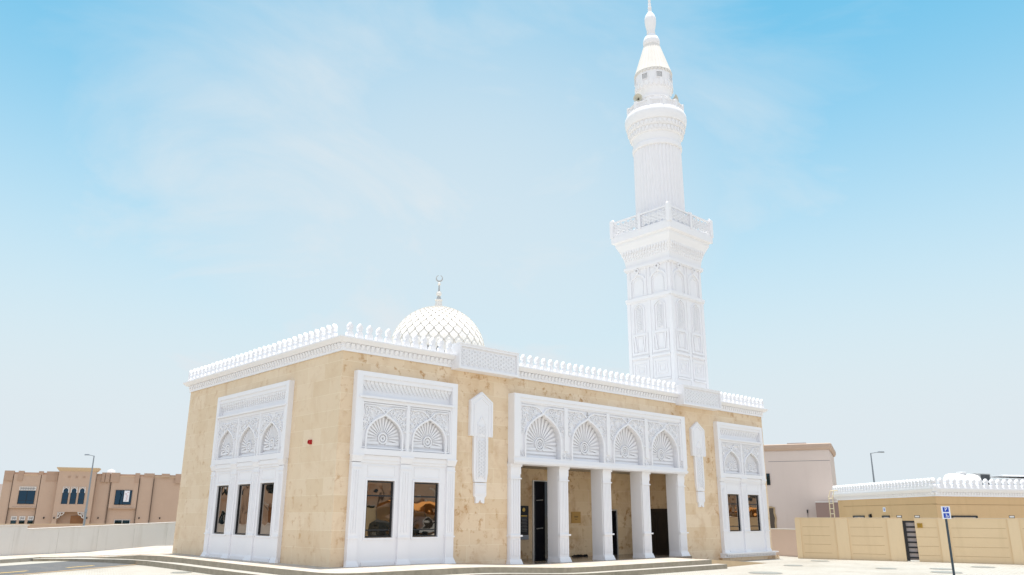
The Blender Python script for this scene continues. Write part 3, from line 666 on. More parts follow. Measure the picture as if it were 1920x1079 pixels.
# dome
DX, DY, DR, DZ = 7.5, 5.5, 1.90, 7.52
b = MB(); prof = [(1.86, 5.95), (1.86, DZ)] + [((DR-0.055)*math.cos(R(a)), DZ+(DR-0.055)*math.sin(R(a))) for a in range(3, 89, 5)]
b.lathe(prof, 64, (DX, DY, 0)); b.m = 1
nn = 30; rows = 17
lat = [R(-8)]
while lat[-1] < R(80): lat.append(lat[-1] + max(R(2.6), 0.5*1.25*2*PI*math.cos(max(0, lat[-1]))/nn))
def sph(la, lo, r): return (DX+r*math.cos(la)*math.cos(lo), DY+r*math.cos(la)*math.sin(lo), DZ+r*math.sin(la))
for j in range(len(lat)-2):
    lo_, mi_, hi_ = lat[j], lat[j+1], lat[j+2]
    for i in range(nn):
        c = 2*PI*(i+(0.5 if j % 2 else 0))/nn; hw = PI/nn*0.97
        ring = [(lo_, 0, 1.0), (lo_+(mi_-lo_)*0.45, 0.62, 0.95), (mi_, 1.0, 0.75), (mi_+(hi_-mi_)*0.5, 0.70, 0.4), (hi_-(hi_-mi_)*0.06, 0, 0.1), (mi_+(hi_-mi_)*0.5, -0.70, 0.4), (mi_, -1.0, 0.75), (lo_+(mi_-lo_)*0.45, -0.62, 0.95)]
        top = [sph(la, c+hw*s_, DR-0.035+0.062*t_) for la, s_, t_ in ring]; bot = [sph(la, c+hw*s_, DR-0.06) for la, s_, t_ in ring]
        b.add(top+bot+[sph(mi_, c, DR+0.012)], [(k, (k+1) % 8, 8+(k+1) % 8, 8+k) for k in range(8)] + [(k, (k+1) % 8, 16) for k in range(8)])
dome = b.build('dome', [DOMEBED, CREAM], mosque)
b = MB(); b.lathe([(0.20, 9.33), (0.175, 9.42), (0.14, 9.60), (0.125, 9.70), (0.155, 9.72), (0.155, 9.76), (0.06, 9.77)], 20, (DX, DY, 0)); b.m = 1
b.lathe([(0.11, 9.76), (0.055, 9.92), (0.03, 10.30), (0.024, 10.42)], 16, (DX, DY, 0)); b.m = 0
b.lathe([(0.02, 9.90), (0.10, 9.95), (0.115, 10.02), (0.09, 10.09), (0.02, 10.14)], 18, (DX, DY, 0)); b.lathe([(0.02, 10.36), (0.06, 10.39), (0.068, 10.43), (0.045, 10.475), (0.02, 10.50)], 16, (DX, DY, 0))
b.m = 1; b.frame((DX, DY, 0), (0.76, -0.65, 0), (-0.65, -0.76, 0)); cv = 10.66
outer = [(0.145*math.sin(R(a)), cv-0.145*math.cos(R(a))) for a in range(-165, 166, 15)]
inner = [(0.108*math.sin(R(a)), cv+0.022-0.108*math.cos(R(a))) for a in range(155, -156, -10)]
b.poly(outer+inner, -0.018, 0.018)
b.build('finial', [CREAM, mat('finial_grey_metal', (0.45, 0.44, 0.42), 0.5, 0.3)], dome, smooth=40)

# ------------------------------------------------------------------ minaret
AX, AY = 19.2, 2.82
minaret = tag(empty('minaret', (AX, AY, 5.9)), 'tall white minaret with square carved base, railed balcony, fluted round shaft and pointed cone', 'minaret')
OF = Vector((0, 0, -5.9))
def MF(k=0, half=1.3):
    b = MB(); return face(b, k, half)
def face(b, k, half):
    Ns = [(0, -1, 0), (-1, 0, 0), (0, 1, 0), (1, 0, 0)]; Us = [(1, 0, 0), (0, -1, 0), (-1, 0, 0), (0, 1, 0)]
    n = Vector(Ns[k]); return b.frame(OF+n*half, Us[k], Ns[k])
hb = 1.27
b = MB(); b.loft([(0, 0.0), (0, 8.9)], (0, 0), hb, hb)
for k in range(4):
    face(b, k, hb)
    for a in (-hb-0.03, hb-0.16): b.box(a, a+0.19, 6.0, 11.22, -0.05, 0.035) if a < 0 else b.box(a, a+0.155, 6.0, 11.22, -0.05, 0.034)
    b.box(-0.08, 0.08, 6.0, 11.22, -0.02, 0.03)
    for c in (-0.60, 0.60):
        b.rect(c-0.47, c+0.47, 7.42, 8.32, 0.10, 0, 0.035); b.rect(c-0.28, c+0.28, 7.60, 8.14, 0.05, 0, 0.028); b.rect(c-0.15, c+0.15, 7.73, 8.0, 0.03, 0, 0.03)
        b.rect(c-0.47, c+0.47, 8.62, 9.62, 0.10, 0, 0.045)
        for q in (-1, 1): b.poly([(c+q*0.36, 9.52), (c+q*0.28, 9.52), (c+q*0.16, 8.74), (c+q*0.22, 8.74)], 0, 0.06)
        b.rect(c-0.17, c+0.17, 8.80, 9.48, 0.03, 0, 0.03)
        b.box(c-0.47, c+0.47, 7.30, 7.38, 0, 0.06); b.box(c-0.50, c+0.50, 8.42, 8.52, 0, 0.09)
    b.box(-hb-0.08, hb, 11.24, 11.40, -0.02, 0.09); b.box(-hb-0.05, hb, 11.18, 11.24, -0.02, 0.05)
    b.box(-hb-0.10, hb, 12.86, 13.0, -0.02, 0.11); b.box(-hb-0.06, hb, 12.80, 12.86, -0.02, 0.06)
    for c in (-0.60, 0.60):
        A = arch_pts(c, 0.86, 11.42, 12.15, 12.55, 8); b.ribbon(A, 0.09, 0, 0.06)
        A2 = arch_pts(c, 0.60, 11.50, 12.05, 12.36, 8); b.ribbon(A2, 0.04, 0, 0.03)
        b.ribbon([(c-0.12, 12.50), (c+0.07, 12.66)], 0.07, 0.0, 0.075); b.ribbon([(c+0.12, 12.50), (c-0.07, 12.66)], 0.07, 0.0, 0.07)
        b.ribbon([(c+0.095*math.cos(2*PI*i/14), 12.74+0.095*math.sin(2*PI*i/14)) for i in range(14)], 0.06, 0, 0.10, closed=True)
        b.box(c-0.52, c-0.46, 11.42, 12.80, 0, 0.05); b.box(c+0.46, c+0.52, 11.42, 12.80, 0, 0.05)
    for c in (-0.60, 0.60):
        A = arch_pts(c, 0.62, 9.66, 10.75, 11.08, 8); b.ribbon(A, 0.05, 0, 0.05); b.ribbon(arch_pts(c, 0.34, 9.70, 10.72, 10.98, 8), 0.035, 0, 0.04)
b.build('square_base', WHITE, minaret)
for k in range(4):
    for c in (-0.60, 0.60):
        g = MB(); face(g, k, hb); jali(g, c-0.16, c+0.16, 9.72, 10.90, 0.066, 0.028, 0.002, 0.03); g.build('grille_panel', WHITE, minaret)
b = MB(); b.loft([(0.02, 7.05), (0.03, 7.25), (0.06, 7.45), (0.16, 7.8), (0.30, 8.1), (0.36, 8.22), (0.36, 8.36), (0.50, 8.40), (0.50, 8.70), (-0.4, 8.70)], (0, 0), hb, hb, cap=False)
for k in range(4):
    face(b, k, hb)
    teeth(b, -hb-0.03, hb+0.03, 13.32, 13.50, 0, 0.10, 0.16, 0.65, 0.5); teeth(b, -hb-0.05, hb+0.05, 13.46, 13.66, 0, 0.155, 0.16, 0.6, 0.5); teeth(b, -hb-0.12, hb+0.12, 13.62, 13.86, 0, 0.225, 0.16, 0.7, 0.5)
b.build('balcony_corbel', WHITE, minaret)
bb = hb+0.50-0.06
def rail_panel(k, a0, a1):
    g = MB(); face(g, k, bb); g.box(a0, a1, 14.60, 14.70, -0.04, 0.04); g.box(a0, a1, 15.34, 15.42, -0.045, 0.045)
    jali(g, a0, a1, 14.70, 15.34, 0.105, 0.042, -0.02, 0.02, back=True); return g.build('railing_panel', WHITE, minaret)
for k in range(4):
    rail_panel(k, -bb+0.10, -0.08); rail_panel(k, 0.08, bb-0.10)
    g = MB(); face(g, k, bb); g.box(-0.08, 0.08, 14.60, 15.46, -0.08, 0.08); g.tbox(-0.06, 0.06, 15.46, 15.54, -0.06, 0.06, -0.01, 0.01, -0.04); g.build('railing_post', WHITE, minaret)
    g = MB(); face(g, k, bb); g.box(-bb-0.10, -bb+0.10, 14.60, 15.50, -0.10, 0.10); g.tbox(-bb-0.08, -bb+0.08, 15.50, 15.60, -0.08, 0.08, -bb-0.02, -bb+0.02, -0.05); g.build('railing_post', WHITE, minaret)
b = MB(); b.lathe([(1.27, 14.6), (1.25, 14.9), (1.215, 16.0), (1.205, 19.25)], 80, OF, flute=1, fl=0.055)
b.build('fluted_shaft', WHITE, minaret)
b = MB(); b.lathe([(1.20, 19.2), (1.25, 19.23), (1.265, 19.36), (1.25, 19.45), (1.20, 19.5), (1.22, 19.7), (1.26, 19.9), (1.32, 19.93), (1.33, 20.2), (1.41, 20.24), (1.43, 20.5), (1.51, 20.54), (1.56, 20.72), (1.585, 20.92), (1.57, 21.08), (1.50, 21.22), (1.2, 21.25)], 64, OF)
for zz, rr, h_ in ((19.96, 1.325, 0.24), (20.27, 1.42, 0.22)):
    for i in range(40):
        a = 2*PI*i/40; n = Vector((math.cos(a), math.sin(a), 0)); b.frame(OF+n*(rr-0.01), (-n.y, n.x, 0), n)
        b.poly([(-0.065, zz+h_), (-0.065, zz+h_*0.4), (0, zz), (0.065, zz+h_*0.4), (0.065, zz+h_)], 0, 0.06)
b.build('gallery_corbel', WHITE, minaret, smooth=30)
b = MB()
for i in range(12):
    a = 2*PI*(i+0.3)/12; n = Vector((math.cos(a), math.sin(a), 0)); b.frame(OF+n*1.36, (-n.y, n.x, 0), n); hwid = 1.36*math.tan(PI/12)
    b.box(-hwid, hwid, 21.23, 21.29, -0.06, 0.06); b.box(-hwid, hwid, 21.55, 21.61, -0.06, 0.06); b.box(-hwid-0.08, -hwid+0.08, 21.23, 21.68, -0.075, 0.075)
    b.box(-hwid+0.08, hwid-0.08, 21.29, 21.55, -0.045, 0.03); jali(b, -hwid+0.16, hwid-0.16, 21.33, 21.52, 0.05, 0.02, 0.03, 0.045)
b.build('gallery_parapet', WHITE, minaret)
b = MB(); b.lathe([(0.80, 21.2), (0.80, 22.0), (0.82, 22.08), (0.87, 22.11), (0.87, 22.17), (0.81, 22.20), (0.83, 22.42), (0.90, 22.60), (0.965, 22.80), (0.985, 22.96), (0.95, 22.98), (0.94, 23.7)], 48, OF)
for i in range(24):
    a = 2*PI*i/24; n = Vector((math.cos(a), math.sin(a), 0)); b.frame(OF+n*0.90, (-n.y, n.x, 0), n)
    b.poly([(-0.10, 22.97), (-0.085, 22.79), (0, 22.62), (0.085, 22.79), (0.10, 22.97)], -0.06, 0.095)
    b.poly([(-0.07, 22.96), (-0.06, 23.04), (0, 23.12), (0.06, 23.04), (0.07, 22.96)], 0.02, 0.085) if i % 2 == 0 else None
b.build('lantern', WHITE, minaret, smooth=30)
GRD = mat('grille_dark_backing', (0.10, 0.11, 0.12), 0.9)
for i in range(8):
    a = 2*PI*(i+0.22)/8; n = Vector((math.cos(a), math.sin(a), 0)); g = MB(); g.frame(OF+n*0.957, (-n.y, n.x, 0), n)
    g.m = 1; g.box(-0.15, 0.15, 23.10, 23.40, -0.06, 0.0); g.m = 0; g.rect(-0.18, 0.18, 23.07, 23.43, 0.035, -0.05, 0.03)
    for k in range(1, 5): g.box(-0.15+0.06*k-0.008, -0.15+0.06*k+0.008, 23.10, 23.40, 0.0, 0.015); g.box(-0.15, 0.15, 23.10+0.06*k-0.008, 23.10+0.06*k+0.008, 0.0, 0.016)
    g.build('lantern_grille', [WHITE, GRD], minaret)
b = MB(); b.lathe([(0.975, 23.62), (0.985, 23.70), (0.86, 24.08), (0.63, 24.83), (0.42, 25.50)], 64, OF, flute=1, fl=0.05)
for i in range(32):
    a = 2*PI*i/32; n = Vector((math.cos(a), math.sin(a), 0)); b.frame(OF+n*0.955, (-n.y, n.x, 0), n); b.poly([(-0.085, 23.69), (-0.06, 23.58), (0, 23.54), (0.06, 23.58), (0.085, 23.69)], -0.02, 0.035)
b.build('fluted_cone', CREAM, minaret)
b = MB(); b.lathe([(0.40, 25.46), (0.43, 25.50), (0.45, 25.72), (0.43, 25.82), (0.37, 25.98), (0.24, 26.16), (0.21, 26.2), (0.23, 26.24), (0.20, 26.28), (0.225, 26.33), (0.20, 26.37), (0.215, 26.44), (0.25, 26.62), (0.295, 26.85), (0.31, 27.05), (0.30, 27.22), (0.25, 27.38), (0.16, 27.52), (0.09, 27.62), (0.10, 27.68), (0.105, 27.74), (0.07, 27.80), (0.10, 27.86), (0.095, 27.95), (0.06, 28.0), (0.085, 28.08), (0.08, 28.15), (0.05, 28.2), (0.075, 28.28), (0.07, 28.36), (0.045, 28.4), (0.065, 28.48), (0.02, 28.62), (0.01, 29.0)], 24, OF)
b.build('spire', WHITE, minaret, smooth=35)
# loudspeakers on the gallery
VR = Vector((0.734, -0.679, 0)); VC = Vector((-0.679, -0.734, 0))
def speaker(pos, fac, label):
    e = tag(empty('loudspeaker', pos), label, 'loudspeaker', 'loudspeakers on the minaret gallery'); f = Vector(fac).normalized()
    b = MB(); b.lathe([(0.05, -0.30), (0.06, -0.08), (0.10, 0.02), (0.17, 0.09), (0.225, 0.13), (0.235, 0.15), (0.20, 0.145), (0.12, 0.08), (0.05, 0.0)], 24, (0, 0, 0), f, cap=False); b.build('horn', HORN, e, smooth=40)
    b = MB(); b.lathe([(0.06, -0.42), (0.085, -0.40), (0.085, -0.27), (0.05, -0.25)], 16, (0, 0, 0), f); b.build('driver', HORNIN, e)
    b = MB(); b.tube([f*-0.2, f*-0.22+Vector((0, 0, -0.20)), f*-0.25+Vector((0, 0, -0.42))], 0.022); b.build('bracket', GATE_M, e)
AXV = Vector((AX, AY, 0))
def seen(px, py, d): return M.translation + (fw + rt*((px-960)/1479.3) + up*((539.5-py)/1479.3))*d
dax = (Vector((AX, AY, 22.3))-M.translation).dot(fw)
speaker(seen(1197, 186, dax-0.75), VC*0.9+VR*-0.35+Vector((0, 0, -0.15)), 'left horn loudspeaker on the minaret gallery, facing out over the porch side')
speaker(seen(1264, 187, dax-0.35), VR*0.75+VC*0.5+Vector((0, 0, 0.05)), 'right horn loudspeaker on the minaret gallery, turned sideways to the right')

# ------------------------------------------------------------------ small things on the mosque
b = MB(O=(0, PD, 0)); r_ = tag(empty('notice_board', (8.9, PD, 0.5)), 'tall dark notice board with gold heading on the porch wall left of the black door', 'notice board')
b = MB(); b.box(0.0, 0.44, 0.16, 1.17, 0.0, 0.03); b.build('board', DARKPL, r_)
b = MB(); b.box(0.0, 0.44, 0.0, 0.155, 0.0, 0.035); b.build('lower_strip', mat('pale_blue_strip', (0.30, 0.33, 0.38), 0.5), r_)
b = MB(); b.lathe([(0.07, 0.0), (0.07, 0.006), (0.05, 0.008)], 16, (0.20, -0.03, 1.03), (0, -1, 0)); b.box(0.06, 0.36, 0.80, 0.835, 0.03, 0.036); b.build('emblem', GOLD, r_)
b = MB()
for k in range(10): b.box(0.07+0.02*(k % 3), 0.37-0.03*(k % 2), 0.74-0.05*k, 0.752-0.05*k, 0.03, 0.034)
b.build('lettering', GREYLET, r_)
r_ = tag(empty('brass_plaque', (11.62, PD, 1.06)), 'small square brass plaque on the porch back wall between the columns', 'plaque')
b = MB(); b.box(0, 0.52, 0, 0.42, 0, 0.025); b.build('plate', BRASS, r_)
b = MB()
for v, a, c in ((0.24, 0.14, 0.38), (0.21, 0.16, 0.36), (0.13, 0.2, 0.32)): b.box(a, c, v, v+0.016, 0.025, 0.028)
b.build('lettering', mat('engraved_dark', (0.06, 0.04, 0.02), 0.6), r_)
# shoes
def shoe(x, y, rz, label):
    e = tag(empty('shoe', (x, y, -0.153), rz), label, 'shoe', 'shoes left on the porch floor')
    b = MB(); P = [(0, 0.036), (0.05, 0.042), (0.11, 0.034), (0.17, 0.044), (0.22, 0.046), (0.26, 0.03), (0.275, 0.0)]
    n = []
    for lvl, k in ((0, 1.0), (0.018, 1.02)): n += [(u, s_*k, lvl) for u, s_ in P] + [(u, -s_*k, lvl) for u, s_ in P[::-1]]
    m = len(P)*2; b.add(n, [tuple(range(m))[::-1], tuple(range(m, 2*m))] + [(i, (i+1) % m, m+(i+1) % m, m+i) for i in range(m)]); b.build('sole', RUBBER, e)
    b = MB(); rings = []
    for u, wv, h in ((0.005, 0.03, 0.075), (0.06, 0.038, 0.085), (0.12, 0.034, 0.07), (0.18, 0.042, 0.05), (0.24, 0.036, 0.038), (0.268, 0.014, 0.026)):
        rings.append([(u, wv*math.cos(PI*k/6), 0.018+(h-0.018)*math.sin(PI*k/6)) for k in range(7)])
    P = [q for r in rings for q in r]; b.add(P, [(j*7+k, j*7+k+1, j*7+8+k, j*7+7+k) for j in range(5) for k in range(6)]); b.build('upper', RUBBER, e, smooth=50)
for i, (x, y, a) in enumerate(((11.55, 1.95, 1.2), (11.68, 1.93, 1.3), (11.82, 1.98, 1.9), (11.94, 1.96, 1.8), (12.08, 1.9, 1.4), (12.2, 1.93, 1.5))):
    shoe(x, y, a, 'dark leather shoe in the row on the porch floor below the brass plaque')
r_ = tag(empty('alarm_sounder', (0, 1.45, 3.26)), 'small red alarm sounder on the left stone wall near the corner', 'alarm')
b = MB(O=(0, 0, 0), U=(0, -1, 0), Nn=(-1, 0, 0)); b.box(-0.06, 0.06, 0, 0.13, 0.0, 0.03); b.build('base', REDM, r_)
b = MB(); b.lathe([(0.06, 0.03), (0.062, 0.08), (0.045, 0.085), (0.04, 0.06)], 18, (0, 0, 0.065), (-1, 0, 0)); b.build('sounder_horn', REDM, r_)
for i, (x, y, r, lb) in enumerate(((-1.9, 5.0, 0.30, 'round grey cover in the pale paving left of the mosque steps'), (13.4, -4.8, 0.55, 'large round manhole cover in the paving nearest the camera before the right porch'),
        (18.0, -3.3, 0.36, 'round manhole cover in the paving off the foot of the ramp'), (18.9, -6.4, 0.36, 'round manhole cover between the ramp and the tan wall'), (21.9, -2.4, 0.38, 'farthest manhole cover, close to the left end of the tan wall'),
        (20.2, -7.8, 0.4, 'manhole cover just left of the parking sign foot, near the tan wall'), (18.4, -8.6, 0.5, 'large manhole cover right of the parking sign foot'), (22.6, -8.4, 0.42, 'manhole cover in front of the right end of the tan wall'))):
    z = gz(x, y); e = tag(empty('manhole_cover', (x, y, z)), lb, 'manhole cover', 'manhole covers in the paving')
    b = MB(); b.lathe([(r, -0.02), (r, 0.012), (r-0.03, 0.014)], 28, (0, 0, 0)); b.build('rim', CONC, e)
    b = MB(); b.lathe([(r-0.035, -0.02), (r-0.035, 0.02)], 28, (0, 0, 0)); b.build('lid', MANH, e)

# ------------------------------------------------------------------ left side: boundary wall, villa, lamp
ang = math.atan2(0.423, 0.906)
e = tag(empty('boundary_wall', (-4.22, 16.58, -0.3), ang), 'long low off-white rendered wall across the road on the left', 'wall')
b = MB(); b.poly([(-40, -0.3), (0.9, -0.3), (0.9, 1.19), (-40, 1.15)], -0.2, 0.0); b.poly([(0.905, -0.3), (34, -0.3), (34, 2.0), (8.4, 1.26), (0.905, 1.05)], -0.19, -0.004); b.build('wall_panel', WALLWHITE, e)
b = MB(); b.poly([(-40, 1.155), (0.95, 1.195), (0.95, 1.225), (-40, 1.185)], -0.23, 0.03); b.poly([(0.955, 1.053), (8.4, 1.263), (34, 2.003), (34, 2.03), (8.4, 1.29), (0.955, 1.08)], -0.22, 0.02); b.build('coping', TRIMW, e)
b = MB()
for k in range(-18, 16): b.box(k*1.9+0.4, k*1.9+0.408, -0.2, 1.03 if k >= 0 else 1.12, -0.004, 0.002)
b.build('joint', mat('wall_joint_grey', (0.52, 0.51, 0.49), 0.9), e)

def add_window(parent, u0, u1, v0, v1, d, glass=BLUEGL, trim=None, mull=1, screen=None, transom=None):
    b = MB(); b.box(u0, u1, v0, v1, d-0.02, d+0.01); wn = b.build('window', glass, parent)
    b = MB(); b.rect(u0-0.0, u1+0.0, v0, v1, 0.05, d+0.011, d+0.05)
    for k in range(1, mull+1): c = u0+(u1-u0)*k/(mull+1); b.box(c-0.025, c+0.025, v0+0.05, v1-0.05, d+0.011, d+0.045)
    if transom: b.box(u0+0.05, u1-0.05, transom-0.02, transom+0.02, d+0.011, d+0.04)
    b.build('window_frame', FRAME_M if not trim else trim, wn)
    if screen:
        b = MB(); b.rect(u0-0.03, u1+0.03, v1+0.02, screen, 0.06, d-0.01, d+0.06); b.box(u0+0.03, u1-0.03, v1+0.08, screen-0.06, d-0.01, d+0.03); b.build('screen', [TRIMW], wn)
        b = MB(); jali(b, u0+0.05, u1-0.05, v1+0.09, screen-0.07, 0.09, 0.03, d+0.03, d+0.045); b.build('lattice', SCREENG, wn)
    return wn
def make_villa(label, cat='villa', wallm=VILLA_M, sign=True):
    e = tag(empty('villa'), label, cat); zb_ = -2.4
    b = MB()
    b.box(0, 20.3, zb_, 6.15, -9, 0)
    b.box(4.1, 5.95, zb_, 6.15, 0.0, 0.25); b.box(10.3, 11.9, zb_, 6.15, 0.0, 0.08)
    b.box(0, 1.0, zb_, 6.15, 0.0, 0.15); b.box(1.08, 4.02, 2.1, 6.15, 0.0, 0.22); b.box(12.1, 15.3, 2.1, 6.15, 0.0, 0.22); b.box(15.4, 17.0, zb_, 6.15, 0.0, 0.12)
    b.box(1.45, 4.0, 2.10, 2.18, 0.22, 0.36); b.box(12.45, 15.1, 2.10, 2.18, 0.22, 0.36)
    b.build('wall', wallm, e)
    b = MB()
    for a, c in ((0.0, 1.02), (1.5, 2.08), (3.72, 4.2), (4.6, 5.9), (10.85, 11.25), (11.3, 11.8), (11.9, 12.95), (14.75, 15.3), (15.8, 17.05), (17.9, 18.9), (19.6, 20.3)):
        b.box(a, c, 6.15, 6.56, -0.3, 0.24); b.box(a+0.02, c-0.02, 5.35, 6.15, 0.2, 0.30) if random.random() < 0.6 else None
    b.box(0, 20.3, 6.15, 6.40, -0.28, -0.04); b.build('parapet', VILLA_D if wallm is VILLA_M else wallm, e)
    b = MB()
    for a, c, v in ((2.1, 3.7, 6.02), (12.97, 14.7, 6.05), (17.1, 20.2, 6.1)): b.box(a, c, v, v+0.09, 0.2, 0.26)
    b.build('coping', VILLA_C, e)
    for u in (1.04, 4.05, 12.03, 15.35, 17.06): b = MB(); b.box(u-0.022, u+0.022, zb_, 5.9, 0.0, 0.262); b.build('joint', JOINT, e)
    # entrance tower with arched opening
    b = MB(); b.box(6.05, 6.55, zb_, 6.62, 0.0, 0.9); b.box(9.55, 10.25, zb_, 6.62, 0.0, 0.9); b.box(6.55, 9.55, 1.65, 6.62, 0.0, 0.9); b.build('entrance_tower', wallm, e)
    tw = b = MB(); b.loft([(-0.02, 6.58), (0.02, 6.62), (0.10, 6.70), (0.30, 6.98), (0.30, 7.06), (-0.5, 7.06)], (8.15, -0.1), 2.1, 0.8, cap=False); b.build('tower_cornice', VILLA_C, e)
    b = MB()
    for u in (7.26, 8.1, 8.93): b.box(u-0.12, u+0.12, 5.80, 6.0, 0.9, 0.905); b.rect(u-0.14, u+0.14, 5.78, 6.02, 0.03, 0.905, 0.93)
    b.build('vent', VILLA_D, e)
    b = MB()
    for q, u in ((1, 6.57), (-1, 9.53)):
        b.ribbon([(u+q*0.03, 0.85), (u+q*0.03, 1.60), (u+q*0.75, 1.60)], 0.07, 0.72, 0.94); b.ribbon([(u+q*0.06, 0.95), (u+q*0.22, 1.02), (u+q*0.30, 1.22), (u+q*0.55, 1.30), (u+q*0.72, 1.55)], 0.08, 0.72, 0.94)
        b.ribbon([(u+q*0.24+0.12*math.cos(2*PI*i/12), 1.40+0.12*math.sin(2*PI*i/12)) for i in range(12)], 0.06, 0.74, 0.93, closed=True)
    b.build('arch_bracket', TRIMW, e)
    b = MB(); b.box(6.55, 9.55, zb_, 1.65, 0.0, 0.03); b.build('entrance_recess', VILLA_D, e)
    b = MB(); b.box(8.0, 9.45, zb_+0.3, 1.2, 0.03, 0.09); b.rect(8.1, 8.68, -1.5, 1.0, 0.06, 0.09, 0.11); b.rect(8.76, 9.34, -1.5, 1.0, 0.06, 0.09, 0.11); dr = b.build('door', WOODDOOR, e)
    b = MB(); b.box(8.69, 8.74, -0.6, -0.1, 0.09, 0.15); b.build('handle', STEEL, dr)
    for c in (7.13, 8.04, 8.95):
        b = MB(); A = arch_pts(c, 0.64, 2.6, 4.1, 4.5, 6); b.poly(A, 0.86, 0.91); wn = b.build('window', BLUEGL, e)
        b = MB(); b.ribbon(A, 0.04, 0.911, 0.95); b.box(c-0.3, c+0.3, 3.1, 3.14, 0.911, 0.94); b.box(c-0.3, c+0.3, 4.0, 4.04, 0.911, 0.94); b.build('window_frame', FRAME_M, wn)
        b = MB(); b.ribbon([(c-0.33, 3.95), (c-0.33, 4.66), (c+0.33, 4.66), (c+0.33, 3.95)], 0.07, 0.911, 0.965); b.ribbon(arch_pts(c, 0.60, 4.0, 4.22, 4.60, 6), 0.07, 0.911, 0.96); b.build('window_trim', TRIMW, wn)
    add_window(e, 1.92, 3.70, 2.57, 4.18, 0.24, screen=4.66, transom=3.0)
    w5 = add_window(e, 12.72, 14.66, 2.57, 4.40, 0.24, mull=1)
    if sign:
        b = MB(); b.m = 0; b.box(13.75, 14.38, 2.95, 4.33, 0.292, 0.302); b.m = 1; random.seed(3)
        for k in range(8):
            u, v = random.uniform(13.9, 14.2), 3.1+0.14*k; b.ribbon([(u-0.06, v), (u+0.04, v+0.06), (u+0.1, v-0.02), (u+0.16, v+0.07)], 0.03, 0.302, 0.306)
        b.build('paper_notice', [SIGNW, REDM], w5)
    for a, c in ((1.53, 2.10), (2.42, 3.0), (3.34, 3.92)): add_window(e, a, c, -0.8, 0.62, 0.02, mull=0, screen=1.12)
    add_window(e, 13.0, 14.85, -0.9, 0.72, 0.02, mull=1, trim=TRIMW)
    lm = MB(); lm.lathe([(0.06, 0), (0.075, 0.05), (0.075, 0.2), (0.05, 0.22)], 12, (0, -0.1, 0)); lm.box(-0.03, 0.03, 0.08, 0.14, 0, 0.1)
    l0 = None
    for u, d in ((-0.0+0.1, 0.15), (5.07, 0.25), (6.28, 0.9), (9.9, 0.9), (11.1, 0.08), (15.85, 0.12), (18.3, 0.0)):
        if l0 is None: l0 = lm.build('wall_lamp', FRAME_M, e); o = l0
        else: o = l0.copy(); col.objects.link(o); o.parent = e
        o.location = (u, -d-0.002, 0.82)
    return e
random.seed(11)
villa = make_villa('two-storey brown villa with stepped parapet and three arched windows behind the left wall')
villa.location = (10.70, 97.19, 0); villa.rotation_euler = (0, 0, math.atan2(-0.367, 0.930))
def at(px, py, d):   # point seen at a pixel of the photograph, d metres ahead
    r = fw + rt*((px-960)/1479.3) + up*((539.5-py)/1479.3); return M.translation + r*d
e = tag(empty('garden_wall', (at(0, 989, 86).x, at(0, 989, 86).y, -1.8), math.atan2(-0.367, 0.93)), 'low brown wall between the left white wall and the villa', 'wall')
b = MB(); b.box(-3, 26, -0.3, 2.05, -0.2, 0.0); b.build('wall_panel', VILLA_M, e)
b = MB(); b.box(-3, 26, 2.05, 2.13, -0.25, 0.05); b.build('coping', VILLA_C, e)
q = at(4, 900, 150); e = tag(empty('far_building', (q.x-9, q.y, -1.8), -0.3), 'pale blocky building at the far left edge behind the brown villa', 'building')
b = MB(); b.box(0, 9.0, 0, 8.6, -8, 0); b.box(2, 6, 8.6, 9.6, -6, -1); b.build('wall', PALEB, e)
for u in (1.2, 4.0, 6.8):
    for v in (1.2, 5.0): g = MB(); g.box(u, u+1.2, v, v+1.5, 0.0, 0.03); g.build('window', BLUEGL, e)
q = at(375/7.705+160, 860+190/7.705, 104); e = tag(empty('water_tank', (q.x, q.y, 6.1)), 'white water tank showing over the brown villa parapet', 'water tank')
b = MB(); b.lathe([(0.45, 0), (0.48, 0.15), (0.48, 0.75), (0.40, 0.86), (0.16, 0.93), (0.14, 1.0)], 20); b.build('tank_body', TANKW, e, smooth=40)
b = MB(); b.lathe([(0.17, 0.97), (0.17, 1.03), (0.05, 1.05)], 16); b.build('lid', TANKW, e)
def lamp(px, top, base_z, d, arm, label):
    P = at(px, top, d); e = tag(empty('street_lamp', (P.x, P.y, base_z)), label, 'street lamp', 'street lamps'); h = P.z-base_z
    b = MB(); b.lathe([(0.16, 0), (0.16, 0.06), (0.11, 0.1), (0.105, h*0.4), (0.055, h)], 12); b.lathe([(0.13, h*0.36), (0.13, h*0.40), (0.10, h*0.41)], 12); b.build('pole', POLE_M, e, smooth=40)
    A = VR*arm; b = MB(); b.tube([(0, 0, h-0.02), tuple(A*0.35+Vector((0, 0, h+0.05))), tuple(A*0.6+Vector((0, 0, h+0.10)))], 0.035); b.build('arm', POLE_M, e)
    b = MB(); n = Vector((-A.y, A.x, 0)).normalized(); b.frame((A.x*0.55, A.y*0.55, h+0.05), A, n); L = abs(arm)*0.5; b.tbox(0, L, 0, 0.11, -0.13, 0.13, 0.05, L-0.05, 0.11); b.build('lamp_head', POLE_M, e)
lamp(176.5, 855, -1.8, 84, -0.95, 'grey street lamp with arm to the left, in front of the brown villa')
lamp(1632.5, 850, -0.46, 80, 1.3, 'grey street lamp with arm to the right, behind the tan building')

